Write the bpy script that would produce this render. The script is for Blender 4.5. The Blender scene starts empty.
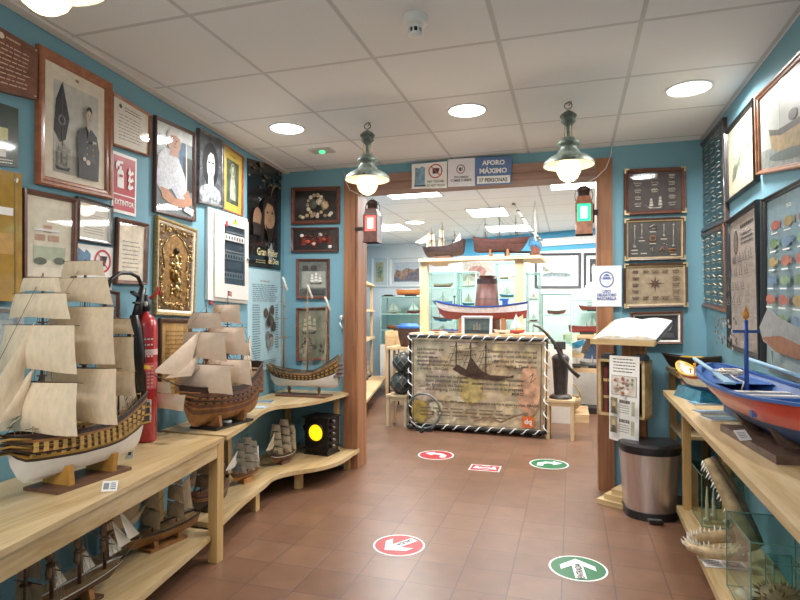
import bpy, math, random
from mathutils import Vector, Matrix
random.seed(7)
SC=bpy.context.scene; C=SC.collection
V=Vector; PI=math.pi
# ------------------------------------------------------------------ camera
F=565.0; YAW=math.radians(16.9); CAM=V((0,0,1.35)); tp=math.atan(12/F)
DIRH=V((-math.sin(YAW),math.cos(YAW),0)); RT=V((math.cos(YAW),math.sin(YAW),0))
FW=DIRH*math.cos(tp)+V((0,0,math.sin(tp))); UP=RT.cross(FW)
cd=bpy.data.cameras.new('camera'); cam=bpy.data.objects.new('camera',cd); C.objects.link(cam)
cd.sensor_width=36; cd.lens=F/800*36; cd.clip_start=.05; cd.clip_end=60
cam.location=CAM
cam.matrix_world=Matrix(((RT.x,UP.x,-FW.x,0),(RT.y,UP.y,-FW.y,0),(RT.z,UP.z,-FW.z,1.35),(0,0,0,1)))
SC.camera=cam
SC.view_settings.view_transform='Standard'
def ray(px,py): return FW+RT*((px-400)/F)+UP*((300-py)/F)
def onZ(px,py,z):
    d=ray(px,py); return CAM+d*((z-CAM.z)/d.z)
def onPl(px,py,p,n):
    d=ray(px,py); return CAM+d*((p-CAM).dot(n)/d.dot(n))
def onY(px,py,y): return onPl(px,py,V((0,y,0)),V((0,1,0)))
def onX(px,py,x): return onPl(px,py,V((x,0,0)),V((1,0,0)))
# walls
CEIL=2.62; YB=4.6; XR=.94
LA=V((-2.235,1.87,0)); LB=V((-2.50,4.6,0)); LD=(LB-LA).normalized(); LN=V((LD.y,-LD.x,0))   # left wall, normal into room
def lwx(y): return LA.x+(y-LA.y)*LD.x/LD.y
FA=V((-3.9,10.4,0)); FB=V((2.2,8.45,0)); FD=(FB-FA).normalized(); FN=V((FD.y,-FD.x,0))
def onL(px,py,off=0): return onPl(px,py,LA+LN*off,LN)
def onF(px,py,off=0): return onPl(px,py,FA+FN*off,FN)
# ------------------------------------------------------------------ materials
def lin(c):
    if isinstance(c,str):
        c=tuple(int(c[i:i+2],16)/255 for i in (0,2,4))
    return tuple((x/12.92 if x<=.04045 else ((x+.055)/1.055)**2.4) for x in c)
_m={}
def mat(c,rough=.6,metal=0,noise=.12,scale=25,coat=0,emit=0,bump=0,spec=.5,stretch=None,sss=0,alpha=1):
    key=(c,rough,metal,noise,scale,coat,emit,bump,spec,stretch,alpha)
    if key in _m: return _m[key]
    m=bpy.data.materials.new('surface_'+(c if isinstance(c,str) else 'x')); m.use_nodes=True
    nt=m.node_tree; b=nt.nodes['Principled BSDF']; L=lin(c)
    b.inputs['Roughness'].default_value=rough; b.inputs['Metallic'].default_value=metal
    b.inputs['Specular IOR Level'].default_value=spec
    if coat: b.inputs['Coat Weight'].default_value=coat; b.inputs['Coat Roughness'].default_value=.06
    tc=nt.nodes.new('ShaderNodeTexCoord'); mp=nt.nodes.new('ShaderNodeMapping'); nz=nt.nodes.new('ShaderNodeTexNoise')
    nz.inputs['Scale'].default_value=scale; nz.inputs['Detail'].default_value=3
    if stretch: mp.inputs['Scale'].default_value=stretch
    nt.links.new(tc.outputs['Object'],mp.inputs[0]); nt.links.new(mp.outputs[0],nz.inputs['Vector'])
    rp=nt.nodes.new('ShaderNodeValToRGB')
    a=1-noise*1.6; z=1+noise*.9
    rp.color_ramp.elements[0].position=.3; rp.color_ramp.elements[1].position=.7
    rp.color_ramp.elements[0].color=(L[0]*a,L[1]*a,L[2]*a,1)
    rp.color_ramp.elements[1].color=(min(1,L[0]*z),min(1,L[1]*z),min(1,L[2]*z),1)
    nt.links.new(nz.outputs['Fac'],rp.inputs[0]); nt.links.new(rp.outputs[0],b.inputs['Base Color'])
    if emit:
        b.inputs['Emission Strength'].default_value=emit; nt.links.new(rp.outputs[0],b.inputs['Emission Color'])
    if bump:
        bp=nt.nodes.new('ShaderNodeBump'); bp.inputs['Strength'].default_value=bump; bp.inputs['Distance'].default_value=.004
        nt.links.new(nz.outputs['Fac'],bp.inputs['Height']); nt.links.new(bp.outputs[0],b.inputs['Normal'])
    _m[key]=m; return m
def wood(c,c2,axis='Y',scale=6,rough=.45,coat=0,knots=False):
    key=('wood',c,c2,axis,scale,rough,coat,knots)
    if key in _m: return _m[key]
    m=bpy.data.materials.new('wood_'+c); m.use_nodes=True; nt=m.node_tree; b=nt.nodes['Principled BSDF']
    b.inputs['Roughness'].default_value=rough
    if coat: b.inputs['Coat Weight'].default_value=coat; b.inputs['Coat Roughness'].default_value=.15
    tc=nt.nodes.new('ShaderNodeTexCoord'); mp=nt.nodes.new('ShaderNodeMapping')
    s={'X':(.08,1,1),'Y':(1,.08,1),'Z':(1,1,.06)}[axis]
    mp.inputs['Scale'].default_value=tuple(k*scale for k in s)
    nz=nt.nodes.new('ShaderNodeTexNoise'); nz.inputs['Scale'].default_value=3; nz.inputs['Detail'].default_value=5; nz.inputs['Distortion'].default_value=.6
    n2=nt.nodes.new('ShaderNodeTexNoise'); n2.inputs['Scale'].default_value=14; n2.inputs['Detail'].default_value=2
    mx=nt.nodes.new('ShaderNodeMath'); mx.operation='MULTIPLY_ADD'; mx.inputs[1].default_value=.45
    nt.links.new(tc.outputs['Object'],mp.inputs[0]); nt.links.new(mp.outputs[0],nz.inputs['Vector']); nt.links.new(mp.outputs[0],n2.inputs['Vector'])
    nt.links.new(n2.outputs['Fac'],mx.inputs[0]); nt.links.new(nz.outputs['Fac'],mx.inputs[2])
    rp=nt.nodes.new('ShaderNodeValToRGB'); rp.color_ramp.elements[0].position=.52; rp.color_ramp.elements[1].position=.9
    rp.color_ramp.elements[0].color=(*lin(c),1); rp.color_ramp.elements[1].color=(*lin(c2),1)
    nt.links.new(mx.outputs[0],rp.inputs[0]); nt.links.new(rp.outputs[0],b.inputs['Base Color'])
    _m[key]=m; return m
def tiles(c,c2,grout,sx,sy,ox,oy,mortar,rough,bump=.2,noise=.5,coat=0):
    m=bpy.data.materials.new('tiles'); m.use_nodes=True; nt=m.node_tree; b=nt.nodes['Principled BSDF']; b.inputs['Roughness'].default_value=rough
    tc=nt.nodes.new('ShaderNodeTexCoord'); mp=nt.nodes.new('ShaderNodeMapping'); mp.vector_type='POINT'
    mp.inputs['Location'].default_value=(-ox/sx,-oy/sy,0); mp.inputs['Scale'].default_value=(1/sx,1/sy,1)
    br=nt.nodes.new('ShaderNodeTexBrick'); br.offset=0; br.inputs['Scale'].default_value=1; br.inputs['Brick Width'].default_value=1; br.inputs['Row Height'].default_value=1
    br.inputs['Mortar Size'].default_value=mortar; br.inputs['Mortar Smooth'].default_value=.3
    br.inputs['Color1'].default_value=(*lin(c),1); br.inputs['Color2'].default_value=(*lin(c2),1); br.inputs['Mortar'].default_value=(*lin(grout),1)
    nt.links.new(tc.outputs['Object'],mp.inputs[0]); nt.links.new(mp.outputs[0],br.inputs['Vector'])
    nz=nt.nodes.new('ShaderNodeTexNoise'); nz.inputs['Scale'].default_value=7; nz.inputs['Detail'].default_value=4
    nt.links.new(tc.outputs['Object'],nz.inputs['Vector'])
    mx=nt.nodes.new('ShaderNodeMixRGB'); mx.blend_type='OVERLAY'; mx.inputs[0].default_value=noise
    nt.links.new(br.outputs['Color'],mx.inputs[1]); nt.links.new(nz.outputs['Fac'],mx.inputs[2]); nt.links.new(mx.outputs[0],b.inputs['Base Color'])
    bp=nt.nodes.new('ShaderNodeBump'); bp.inputs['Strength'].default_value=bump; bp.inputs['Distance'].default_value=.003; bp.invert=True
    nt.links.new(br.outputs['Fac'],bp.inputs['Height']); nt.links.new(bp.outputs[0],b.inputs['Normal'])
    return m
def glassm(tint='d8f0ea',refl=.12,edge=False):
    key=('glass',tint,refl)
    if key in _m: return _m[key]
    m=bpy.data.materials.new('clear_glass'); m.use_nodes=True; nt=m.node_tree
    for n in list(nt.nodes): nt.nodes.remove(n)
    o=nt.nodes.new('ShaderNodeOutputMaterial'); t=nt.nodes.new('ShaderNodeBsdfTransparent'); g=nt.nodes.new('ShaderNodeBsdfGlossy')
    t.inputs['Color'].default_value=(*lin(tint),1); g.inputs['Roughness'].default_value=.03
    lw=nt.nodes.new('ShaderNodeLayerWeight'); lw.inputs['Blend'].default_value=.25
    ma=nt.nodes.new('ShaderNodeMath'); ma.operation='MULTIPLY_ADD'; ma.inputs[1].default_value=.32; ma.inputs[2].default_value=refl*.4
    nt.links.new(lw.outputs['Fresnel'],ma.inputs[0])
    mx=nt.nodes.new('ShaderNodeMixShader'); nt.links.new(ma.outputs[0],mx.inputs[0]); nt.links.new(t.outputs[0],mx.inputs[1]); nt.links.new(g.outputs[0],mx.inputs[2])
    nt.links.new(mx.outputs[0],o.inputs[0]); _m[key]=m; return m
def emis(c,s):
    key=('emis',c,s)
    if key in _m: return _m[key]
    m=bpy.data.materials.new('glowing'); m.use_nodes=True; nt=m.node_tree
    b=nt.nodes['Principled BSDF']; b.inputs['Base Color'].default_value=(*lin(c),1); b.inputs['Emission Color'].default_value=(*lin(c),1); b.inputs['Emission Strength'].default_value=s
    _m[key]=m; return m
# ------------------------------------------------------------------ mesh builder
class MB:
    def __init__(s): s.v=[]; s.f=[]; s.mi=[]; s.ms=[]; s.M=Matrix.Identity(4); s.sm=[]
    def _i(s,m):
        if m not in s.ms: s.ms.append(m)
        return s.ms.index(m)
    def add(s,vs,fs,m,smooth=False):
        o=len(s.v); s.v+= [s.M@V(p) for p in vs]; i=s._i(m)
        for f in fs: s.f.append([o+k for k in f]); s.mi.append(i); s.sm.append(smooth)
        return s
    def bx(s,x0,x1,y0,y1,z0,z1,m):
        return s.add([(x,y,z) for z in (z0,z1) for y in (y0,y1) for x in (x0,x1)],[(0,2,3,1),(4,5,7,6),(0,1,5,4),(2,6,7,3),(0,4,6,2),(1,3,7,5)],m)
    def hexa(s,a,b,m):   # two quads a (bottom) and b (top)
        return s.add(list(a)+list(b),[(3,2,1,0),(4,5,6,7),(0,1,5,4),(1,2,6,5),(2,3,7,6),(3,0,4,7)],m)
    def beam(s,p,q,w,h,m,up=(0,0,1)):
        p=V(p);q=V(q);d=(q-p).normalized();u=V(up); sx=d.cross(u)
        if sx.length<1e-4: sx=d.cross(V((1,0,0)))
        sx.normalize(); uu=sx.cross(d).normalized(); sx*=w/2; uu*=h/2
        return s.hexa([p-sx-uu,p+sx-uu,p+sx+uu,p-sx+uu],[q-sx-uu,q+sx-uu,q+sx+uu,q-sx+uu],m)
    def tube(s,pts,r,m,n=6,cap=True):
        pts=[V(p) for p in pts]; k=len(pts)
        rs=r if isinstance(r,(list,tuple)) else [r]*k
        vs=[];ref=None
        for i,p in enumerate(pts):
            d=(pts[min(i+1,k-1)]-pts[max(i-1,0)])
            if d.length<1e-9: d=V((0,0,1))
            d.normalize()
            if ref is None: ref=V((0,0,1)) if abs(d.z)<.9 else V((1,0,0))
            a=d.cross(ref)
            if a.length<1e-4: a=d.cross(V((0,1,0)))
            a.normalize(); b=d.cross(a).normalized()
            for j in range(n):
                t=2*PI*j/n; vs.append(p+a*(math.cos(t)*rs[i])+b*(math.sin(t)*rs[i]))
        fs=[(i*n+j,i*n+(j+1)%n,(i+1)*n+(j+1)%n,(i+1)*n+j) for i in range(k-1) for j in range(n)]
        if cap: fs+=[tuple(range(n))[::-1],tuple(range((k-1)*n,k*n))]
        return s.add(vs,fs,m,n>4)
    def lathe(s,prof,c,m,n=18,ax=None,smooth=True,arc=None):
        c=V(c); M=ax or Matrix.Identity(3); k=len(prof); vs=[]
        for r,z in prof:
            for j in range(n):
                t=2*PI*j/n; vs.append(c+M@V((math.cos(t)*r,math.sin(t)*r,z)))
        fs=[(i*n+j,i*n+(j+1)%n,(i+1)*n+(j+1)%n,(i+1)*n+j) for i in range(k-1) for j in range(n)]
        return s.add(vs,fs,m,smooth)
    def sph(s,c,r,m,sc=(1,1,1),n=14,k=8):
        c=V(c); vs=[];
        for i in range(k+1):
            a=PI*i/k
            for j in range(n):
                t=2*PI*j/n; vs.append(c+V((math.sin(a)*math.cos(t)*r*sc[0],math.sin(a)*math.sin(t)*r*sc[1],-math.cos(a)*r*sc[2])))
        return s.add(vs,[(i*n+j,i*n+(j+1)%n,(i+1)*n+(j+1)%n,(i+1)*n+j) for i in range(k) for j in range(n)],m,True)
    def grid(s,fn,nu,nv,m,smooth=True):
        vs=[fn(i/nu,j/nv) for j in range(nv+1) for i in range(nu+1)]
        return s.add(vs,[(j*(nu+1)+i,j*(nu+1)+i+1,(j+1)*(nu+1)+i+1,(j+1)*(nu+1)+i) for j in range(nv) for i in range(nu)],m,smooth)
    def poly(s,pts,m): return s.add(pts,[tuple(range(len(pts)))],m)
    def prism(s,pts,z0,z1,m):     # pts 2d outline
        n=len(pts); return s.add([(p[0],p[1],z0) for p in pts]+[(p[0],p[1],z1) for p in pts],
            [tuple(range(n))[::-1],tuple(range(n,2*n))]+[(i,(i+1)%n,n+(i+1)%n,n+i) for i in range(n)],m)
    def pane(s,a,b,c,d,m): return s.add([a,b,c,d],[(0,1,2,3)],m)
    def build(s,name,parent=None,loc=None,rotz=0,world=True):
        me=bpy.data.meshes.new(name); 
        W=Matrix.Identity(4)
        if parent is not None:
            if world:
                r=parent; ch=[]
                Wm=wm(parent); W=Wm.inverted()
        elif loc is not None and world:
            W=(Matrix.Translation(V(loc))@Matrix.Rotation(rotz,4,'Z')).inverted()
        me.from_pydata([tuple(W@p) for p in s.v],[],s.f)
        for m in s.ms: me.materials.append(m)
        me.polygons.foreach_set('material_index',s.mi); me.polygons.foreach_set('use_smooth',s.sm); me.update()
        o=bpy.data.objects.new(name,me); C.objects.link(o)
        if parent is not None: o.parent=parent
        elif loc is not None: o.location=loc; o.rotation_euler=(0,0,rotz)
        return o
def wm(o):
    m=Matrix.Translation(o.location)@Matrix.Rotation(o.rotation_euler.z,4,'Z')
    return wm(o.parent)@m if o.parent else m
def tag(o,label,cat,group=None):
    o['label']=label; o['category']=cat
    if group: o['group']=group
    return o
def thing(name,label,cat,loc,rotz=0,group=None):
    o=bpy.data.objects.new(name,None); o.empty_display_size=.05; C.objects.link(o); o.location=loc; o.rotation_euler=(0,0,rotz)
    return tag(o,label,cat,group)
def struct(o): o['kind']='structure'; return o
def part(p,name,mb,world=True): return mb.build(name,p,world=world)
# text
_t={}
def textmesh(t,bold=0):
    if (t,bold) in _t: return _t[(t,bold)]
    cu=bpy.data.curves.new('t','FONT'); cu.body=t; cu.size=1; cu.offset=bold; cu.resolution_u=2
    o=bpy.data.objects.new('t',cu); C.objects.link(o); dg=bpy.context.evaluated_depsgraph_get(); dg.update()
    me=o.evaluated_get(dg).to_mesh(); vs=[(v.co.x,v.co.y) for v in me.vertices]; fs=[tuple(p.vertices) for p in me.polygons]
    o.evaluated_get(dg).to_mesh_clear(); bpy.data.objects.remove(o); bpy.data.curves.remove(cu)
    xs=[v[0] for v in vs]; r=(vs,fs,min(xs),max(xs)); _t[(t,bold)]=r; return r
class Art:
    """flat picture content; P maps (u right, v up, h out) to the wall"""
    def __init__(s,TL,TR,BR,BL,n,h0=0):
        s.c=(V(TL),V(TR),V(BR),V(BL)); s.n=V(n).normalized(); s.mb=MB(); s.h=h0
        s.W=((s.c[1]-s.c[0]).length+(s.c[2]-s.c[3]).length)/2; s.H=((s.c[3]-s.c[0]).length+(s.c[2]-s.c[1]).length)/2
    def P(s,u,v,h=None):
        TL,TR,BR,BL=s.c; b=BL.lerp(BR,u) if 0<=u<=1 else BL+(BR-BL)*u
        t=TL+(TR-TL)*u; return b+(t-b)*v+s.n*(s.h if h is None else h)
    def sub(s,u0,v0,u1,v1,h=None):
        h=s.h if h is None else h
        a=Art(s.P(u0,v1,0),s.P(u1,v1,0),s.P(u1,v0,0),s.P(u0,v0,0),s.n,h); a.mb=s.mb; return a
    def up(s,d=.0006): s.h+=d
    def rect(s,u0,v0,u1,v1,m):
        s.mb.poly([s.P(u0,v0),s.P(u1,v0),s.P(u1,v1),s.P(u0,v1)],m); s.up(); return s
    def poly(s,pts,m): s.mb.poly([s.P(*p) for p in pts],m); s.up(); return s
    def ell(s,u,v,ru,rv,m,n=18,hole=0,rot=0):
        pts=[(u+ru*math.cos(2*PI*i/n+rot),v+rv*math.sin(2*PI*i/n+rot)) for i in range(n)]
        if hole:
            q=[(u+(a-u)*hole,v+(b-v)*hole) for a,b in pts]
            s.mb.add([s.P(*p) for p in pts+q],[(i,(i+1)%n,n+(i+1)%n,n+i) for i in range(n)],m); s.up(); return s
        return s.poly(pts,m)
    def line(s,a,b,w,m):   # w in metres
        A=s.P(*a);B=s.P(*b);d=(B-A).normalized();p=d.cross(s.n)*w/2
        s.mb.poly([A-p,A+p,B+p,B-p],m); s.up(.0002); return s
    def curve(s,pts,w,m):
        for a,b in zip(pts,pts[1:]): s.line(a,b,w,m)
        s.up(); return s
    def text(s,t,u,v,h,m,al='C',maxw=None,bold=.02,rot=0):
        vs,fs,x0,x1=textmesh(t,bold); k=h/.72; ku=k*s.H/s.W
        if maxw and (x1-x0)*ku>maxw: ku=maxw/(x1-x0)
        wd=(x1-x0)*ku; o={'C':-wd/2,'L':0,'R':-wd}[al]
        if rot==0: s.mb.add([s.P(u+o+(x-x0)*ku,v+y*k) for x,y in vs],fs,m)
        else:
            c,sn=math.cos(rot),math.sin(rot); km=k*s.H
            s.mb.add([s.P(u+(c*((x-x0)*km-(x1-x0)*km/2)*.7-sn*(y*km))/s.W, v+(sn*((x-x0)*km-(x1-x0)*km/2)*.7+c*(y*km))/s.H) for x,y in vs],fs,m)
        s.up(); return s
    def dashes(s,u0,u1,v0,v1,n,m,th=.45,seed=0):
        r=random.Random(seed); dv=(v1-v0)/n
        for i in range(n):
            v=v1-(i+.5)*dv; u=u0+r.random()*.03*(u1-u0); e=u1-(r.random()*.15*(u1-u0))
            while u<e:
                w=(u1-u0)*(.05+r.random()*.13); 
                s.mb.poly([s.P(u,v-dv*th/2),s.P(min(u+w,e),v-dv*th/2),s.P(min(u+w,e),v+dv*th/2),s.P(u,v+dv*th/2)],m); u+=w+(u1-u0)*.025
        s.up(); return s
    def ship(s,u,v,w,h,mh,ms,masts=3):
        s.poly([(u-w*.5,v+h*.14),(u-w*.38,v),(u+w*.32,v),(u+w*.42,v+h*.16),(u+w*.1,v+h*.08),(u-w*.2,v+h*.08)],mh)
        for i in range(masts):
            x=u+w*(-.28+.56*i/max(1,masts-1)); hh=h*(.85 if i!=masts//2 else 1)
            s.line((x,v+h*.1),(x,v+hh),.0016,mh)
            for k in range(3):
                a=v+hh*(.22+.25*k); b=a+hh*.2; q=w*(.13-.025*k)
                s.poly([(x-q,a),(x+q,a),(x+q*.8,b),(x-q*.8,b)],ms)
        s.line((u-w*.45,v+h*.12),(u-w*.7,v+h*.28),.0016,mh)
        return s
def ringpts(c,k=4):
    return c
def frame(name,label,cat,TL,TR,BR,BL,n,fw=.03,dep=.025,fm=None,mount=None,mw=.0,art=None,bg=None,group=None,inner=None,glass=True,parts=('frame','mount','picture')):
    """framed picture: frame, mount, picture parts (world corners)"""
    n=V(n).normalized(); base=(V(BL)+V(BR))/2
    root=thing(name,label,cat,base,math.atan2(n.y,n.x)+PI/2,group)
    A=Art(TL,TR,BR,BL,n); W,H=A.W,A.H
    mb=MB(); fu,fv=fw/W,fw/H
    def rg(k,h): return [A.P(fu*k,fv*k,h),A.P(1-fu*k,fv*k,h),A.P(1-fu*k,1-fv*k,h),A.P(fu*k,1-fv*k,h)]
    rings=[rg(0,.001),rg(0,dep*.8),rg(.18,dep),rg(.45,dep*.93),rg(.6,dep*.7),rg(.85,dep*.62),rg(1,dep*.35),rg(1,.002)]
    for q in range(len(rings)-1):
        a,b=rings[q],rings[q+1]; mm=inner if (inner and q>=4) else fm
        for i in range(4):
            j=(i+1)%4; mb.add([a[i],a[j],b[j],b[i]],[(0,1,2,3)],mm)
    mb.poly([A.P(0,0,.0005),A.P(1,0,.0005),A.P(1,1,.0005),A.P(0,1,.0005)],fm)
    part(root,parts[0],mb)
    S=A.sub(fu,fv,1-fu,1-fv,dep*.3)
    if mount:
        m2=MB(); S.mb=m2; S.rect(0,0,1,1,mount); part(root,parts[1],m2)
        mu,mv=mw/S.W,mw/S.H; S=S.sub(mu,mv,1-mu,1-mv,S.h)
    S.mb=MB()
    if bg: S.rect(0,0,1,1,bg)
    if art: art(S)
    if S.mb.v: part(root,parts[2],S.mb)
    if glass:
        g=MB(); h=dep*.34+.006; g.poly([A.P(fu,fv,h),A.P(1-fu,fv,h),A.P(1-fu,1-fv,h),A.P(fu,1-fv,h)],PANEGL); part(root,'glass',g)
    return root
def flatsign(name,label,cat,TL,TR,BR,BL,n,bg,art=None,th=.004,group=None,off=.001):
    n=V(n).normalized(); A=Art(TL,TR,BR,BL,n); base=(V(BL)+V(BR))/2
    mb=A.mb; a=[A.P(*p,off) for p in ((0,0),(1,0),(1,1),(0,1))]; b=[A.P(*p,off+th) for p in ((0,0),(1,0),(1,1),(0,1))]
    mb.hexa(a,b,bg); A.h=off+th+.0005
    if art: art(A)
    return tag(mb.build(name,loc=base,rotz=math.atan2(n.y,n.x)+PI/2),label,cat,group)
PANEGL=glassm('ffffff',.05)
# ------------------------------------------------------------------ room shell
BLUE=mat('74a3b5',.75,noise=.04,scale=2,bump=.02); WHITEW=mat('f2f0ee',.8,noise=.02,scale=3)
BLUED=BLUE
PINE=wood('d0b88f','b29565','Y',5,.4,.15); PINEX=wood('d0b88f','b29565','X',5,.4,.15); PINEZ=wood('d2b27c','b58d54','Z',5,.45)
POSTW=wood('a3744f','7d5036','Z',4,.5); LINTW=wood('a08072','85665a','X',4,.55)
DARK=mat('2b2724',.5); BROWNF=mat('6d4433',.35,noise=.15,coat=.3); BLACKF=mat('2a2828',.35,coat=.3)
FLOORM=tiles('795945','6e4f3c','54423a',.25,.25,.195,2.74,.013,.34,.25,.3)
CEILM=tiles('e8ebee','e5e8eb','c9cbce',.62,.613,.3,2.64,.02,.85,.25,.04)
def slab(name,pts,z0,z1,m): 
    mb=MB(); mb.prism(pts,z0,z1,m); return struct(mb.build(name))
slab('floor',[(-4.6,-3.2),(2.6,-3.2),(2.6,10.8),(-4.6,10.8)],-.05,0,FLOORM)
slab('ceiling',[(-4.6,-3.2),(2.6,-3.2),(2.6,10.8),(-4.6,10.8)],CEIL,CEIL+.05,CEILM)
def wallseg(name,a,b,z0,z1,m,th=.1,side=1):
    a=V((a[0],a[1],0)); b=V((b[0],b[1],0)); d=(b-a).normalized(); n=V((d.y,-d.x,0))*side*-th
    mb=MB(); mb.hexa([a+V((0,0,z0)),b+V((0,0,z0)),b+n+V((0,0,z0)),a+n+V((0,0,z0))],[a+V((0,0,z1)),b+V((0,0,z1)),b+n+V((0,0,z1)),a+n+V((0,0,z1))],m)
    return struct(mb.build(name))
LS=LA-LD*5.0; wallseg('wall_left',LS,LB,0,CEIL,BLUE)
mb=MB(); mb.bx(XR,XR+.1,-3.1,YB+.16,0,CEIL,BLUE); struct(mb.build('wall_right'))
mb=MB(); mb.bx(-2.9,XR+.1,-3.2,-3.1,0,CEIL,WHITEW); struct(mb.build('wall_rear'))
# back wall with the wide opening
PLx0=onY(345,300,YB).x; PLx1=onY(359,300,YB).x; PRx0=onY(597,300,YB-.0).x; PRx1=onY(613,300,YB).x; TH=.16
LZ0=2.395; LZ1=2.53
mb=MB(); mb.bx(LB.x-.1,PLx0+.02,YB,YB+TH,0,CEIL,BLUE); struct(mb.build('wall_back_left'))
mb=MB(); mb.bx(PRx1-.02,XR,YB,YB+TH,0,CEIL,BLUE); struct(mb.build('wall_back_right'))
mb=MB(); mb.bx(PLx0+.02,PRx1-.02,YB,YB+TH,LZ1-.02,CEIL,BLUE); struct(mb.build('wall_back_top'))
Y0=YB-.03;Y1=YB+TH+.03
mb=MB(); mb.bx(PLx0,PLx1,Y0,Y1,0,LZ1,POSTW); mb.bx(PLx0+.015,PLx1-.02,Y0-.012,Y0,0,LZ1-.16,POSTW); struct(mb.build('trim_1'))
mb=MB(); mb.bx(PRx0,PRx1,Y0,Y1,0,LZ1,POSTW); struct(mb.build('trim_2'))
mb=MB(); mb.bx(PLx1,PRx0,Y0,Y1,LZ0,LZ1,LINTW); mb.bx(PLx1,PRx0,Y0-.015,Y0,LZ1-.07,LZ1,LINTW); struct(mb.build('trim_3'))
# ceiling edge strip along the left wall
mb=MB(); a=LS+LN*.03;b=LB+LN*.03
mb.beam(a+V((0,0,CEIL-.012)),b+V((0,0,CEIL-.008)),.05,.014,mat('dcd8d4',.7,noise=.02)); struct(mb.build('trim_4'))
# rear hall
wallseg('wall_far',FA,FB,0,CEIL,WHITEW,.1)
BB=mat('5fb0d6',.8,noise=.03,scale=2)
pa=onF(452,300,.01);pb=FB+FN*.01
mb=MB(); mb.hexa([V((pa.x,pa.y,CEIL-.3)),V((pb.x,pb.y,CEIL-.3)),V((pb.x,pb.y+.02,CEIL-.3)),V((pa.x,pa.y+.02,CEIL-.3))],
  [V((pa.x,pa.y,CEIL)),V((pb.x,pb.y,CEIL)),V((pb.x,pb.y+.02,CEIL)),V((pa.x,pa.y+.02,CEIL))],BB); struct(mb.build('trim_5'))
mb=MB(); mb.bx(2.3,2.4,YB,9.2,0,CEIL,WHITEW); struct(mb.build('wall_hall_right'))
ha=V((-2.62,4.6,0)); hb=V((-3.98,10.5,0)); wallseg('wall_hall_left',ha,hb,0,CEIL,BB,.1)
# ------------------------------------------------------------------ ceiling fittings
def downlight(px,py,label,r=.115,group='round recessed ceiling lights',power=22):
    p=onZ(px,py,CEIL); t=thing('ceiling_light',label,'ceiling light',(p.x,p.y,CEIL),0,group)
    mb=MB(); mb.lathe([(r*1.08,.0),(r*1.08,-.008),(r,-.01),(r*.96,-.004)],(p.x,p.y,CEIL),mat('f4f4f4',.4,noise=.02),28); part(t,'trim_ring',mb)
    mb=MB(); mb.lathe([(r*.97,-.005),(.001,-.006)],(p.x,p.y,CEIL),emis('ffffff',14),28); part(t,'diffuser',mb)
    l=bpy.data.lights.new('l','AREA'); l.shape='DISK'; l.size=r*1.8; l.energy=power; l.color=(1,.97,.93); l.spread=PI*.9
    o=bpy.data.objects.new('ceiling_light_lamp',l); C.objects.link(o); o.location=(p.x,p.y,CEIL-.02)
    o.parent=t; o.location=(0,0,-.02)
    return t
downlight(287,128,'round white ceiling light nearest the left wall')
downlight(467,110,'round white ceiling light between the two hanging lamps')
downlight(689,88,'round white ceiling light nearest the right wall')
def arealight(x,y,z,sx,sy,e,col=(1,.97,.94),rot=(0,0,0)):
    l=bpy.data.lights.new('l','AREA'); l.shape='RECTANGLE'; l.size=sx; l.size_y=sy; l.energy=e; l.color=col
    o=bpy.data.objects.new('light_source',l); C.objects.link(o); o.location=(x,y,z); o.rotation_euler=rot; return o
arealight(-.9,-.6,CEIL-.03,1.2,.6,62); arealight(-.3,-2,CEIL-.03,1.2,.6,48)  # unseen fill lights added near the ceiling behind the camera
# smoke detector
p=onZ(415,17,CEIL); t=thing('smoke_detector','white round smoke detector on the ceiling tiles','smoke detector',p)
WP=mat('ececea',.4,noise=.02)
mb=MB(); mb.lathe([(.055,0),(.055,-.03),(.05,-.036),(.03,-.038),(0.001,-.038)],p,WP,24); part(t,'base',mb)
mb=MB(); mb.lathe([(.03,-.036),(.033,-.042),(.033,-.05),(.027,-.053)],p,WP,20)
for i in range(8): 
    a=i*PI/4; q=p+V((math.cos(a)*.028,math.sin(a)*.028,-.045)); mb.beam(q,q+V((0,0,-.03)),.006,.006,WP)
mb.lathe([(.03,-.072),(.03,-.082),(.02,-.086),(.001,-.086)],p,WP,20); part(t,'sensor_cage',mb)
mb=MB(); mb.lathe([(.019,-.04),(.019,-.074)],p,mat('3a3a3a',.5),14); part(t,'sensor',mb)
# emergency light
p=onZ(322,150,CEIL); t=thing('emergency_light','grey square ceiling plate with a small green indicator light','emergency light',p)
mb=MB(); mb.bx(p.x-.09,p.x+.09,p.y-.06,p.y+.06,CEIL-.012,CEIL,mat('b9bab8',.5,noise=.03)); part(t,'plate',mb)
mb=MB(); mb.lathe([(.025,0),(.022,-.01),(.001,-.013)],p+V((0,0,-.012)),emis('40e08a',2.2),14); part(t,'indicator',mb)
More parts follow.
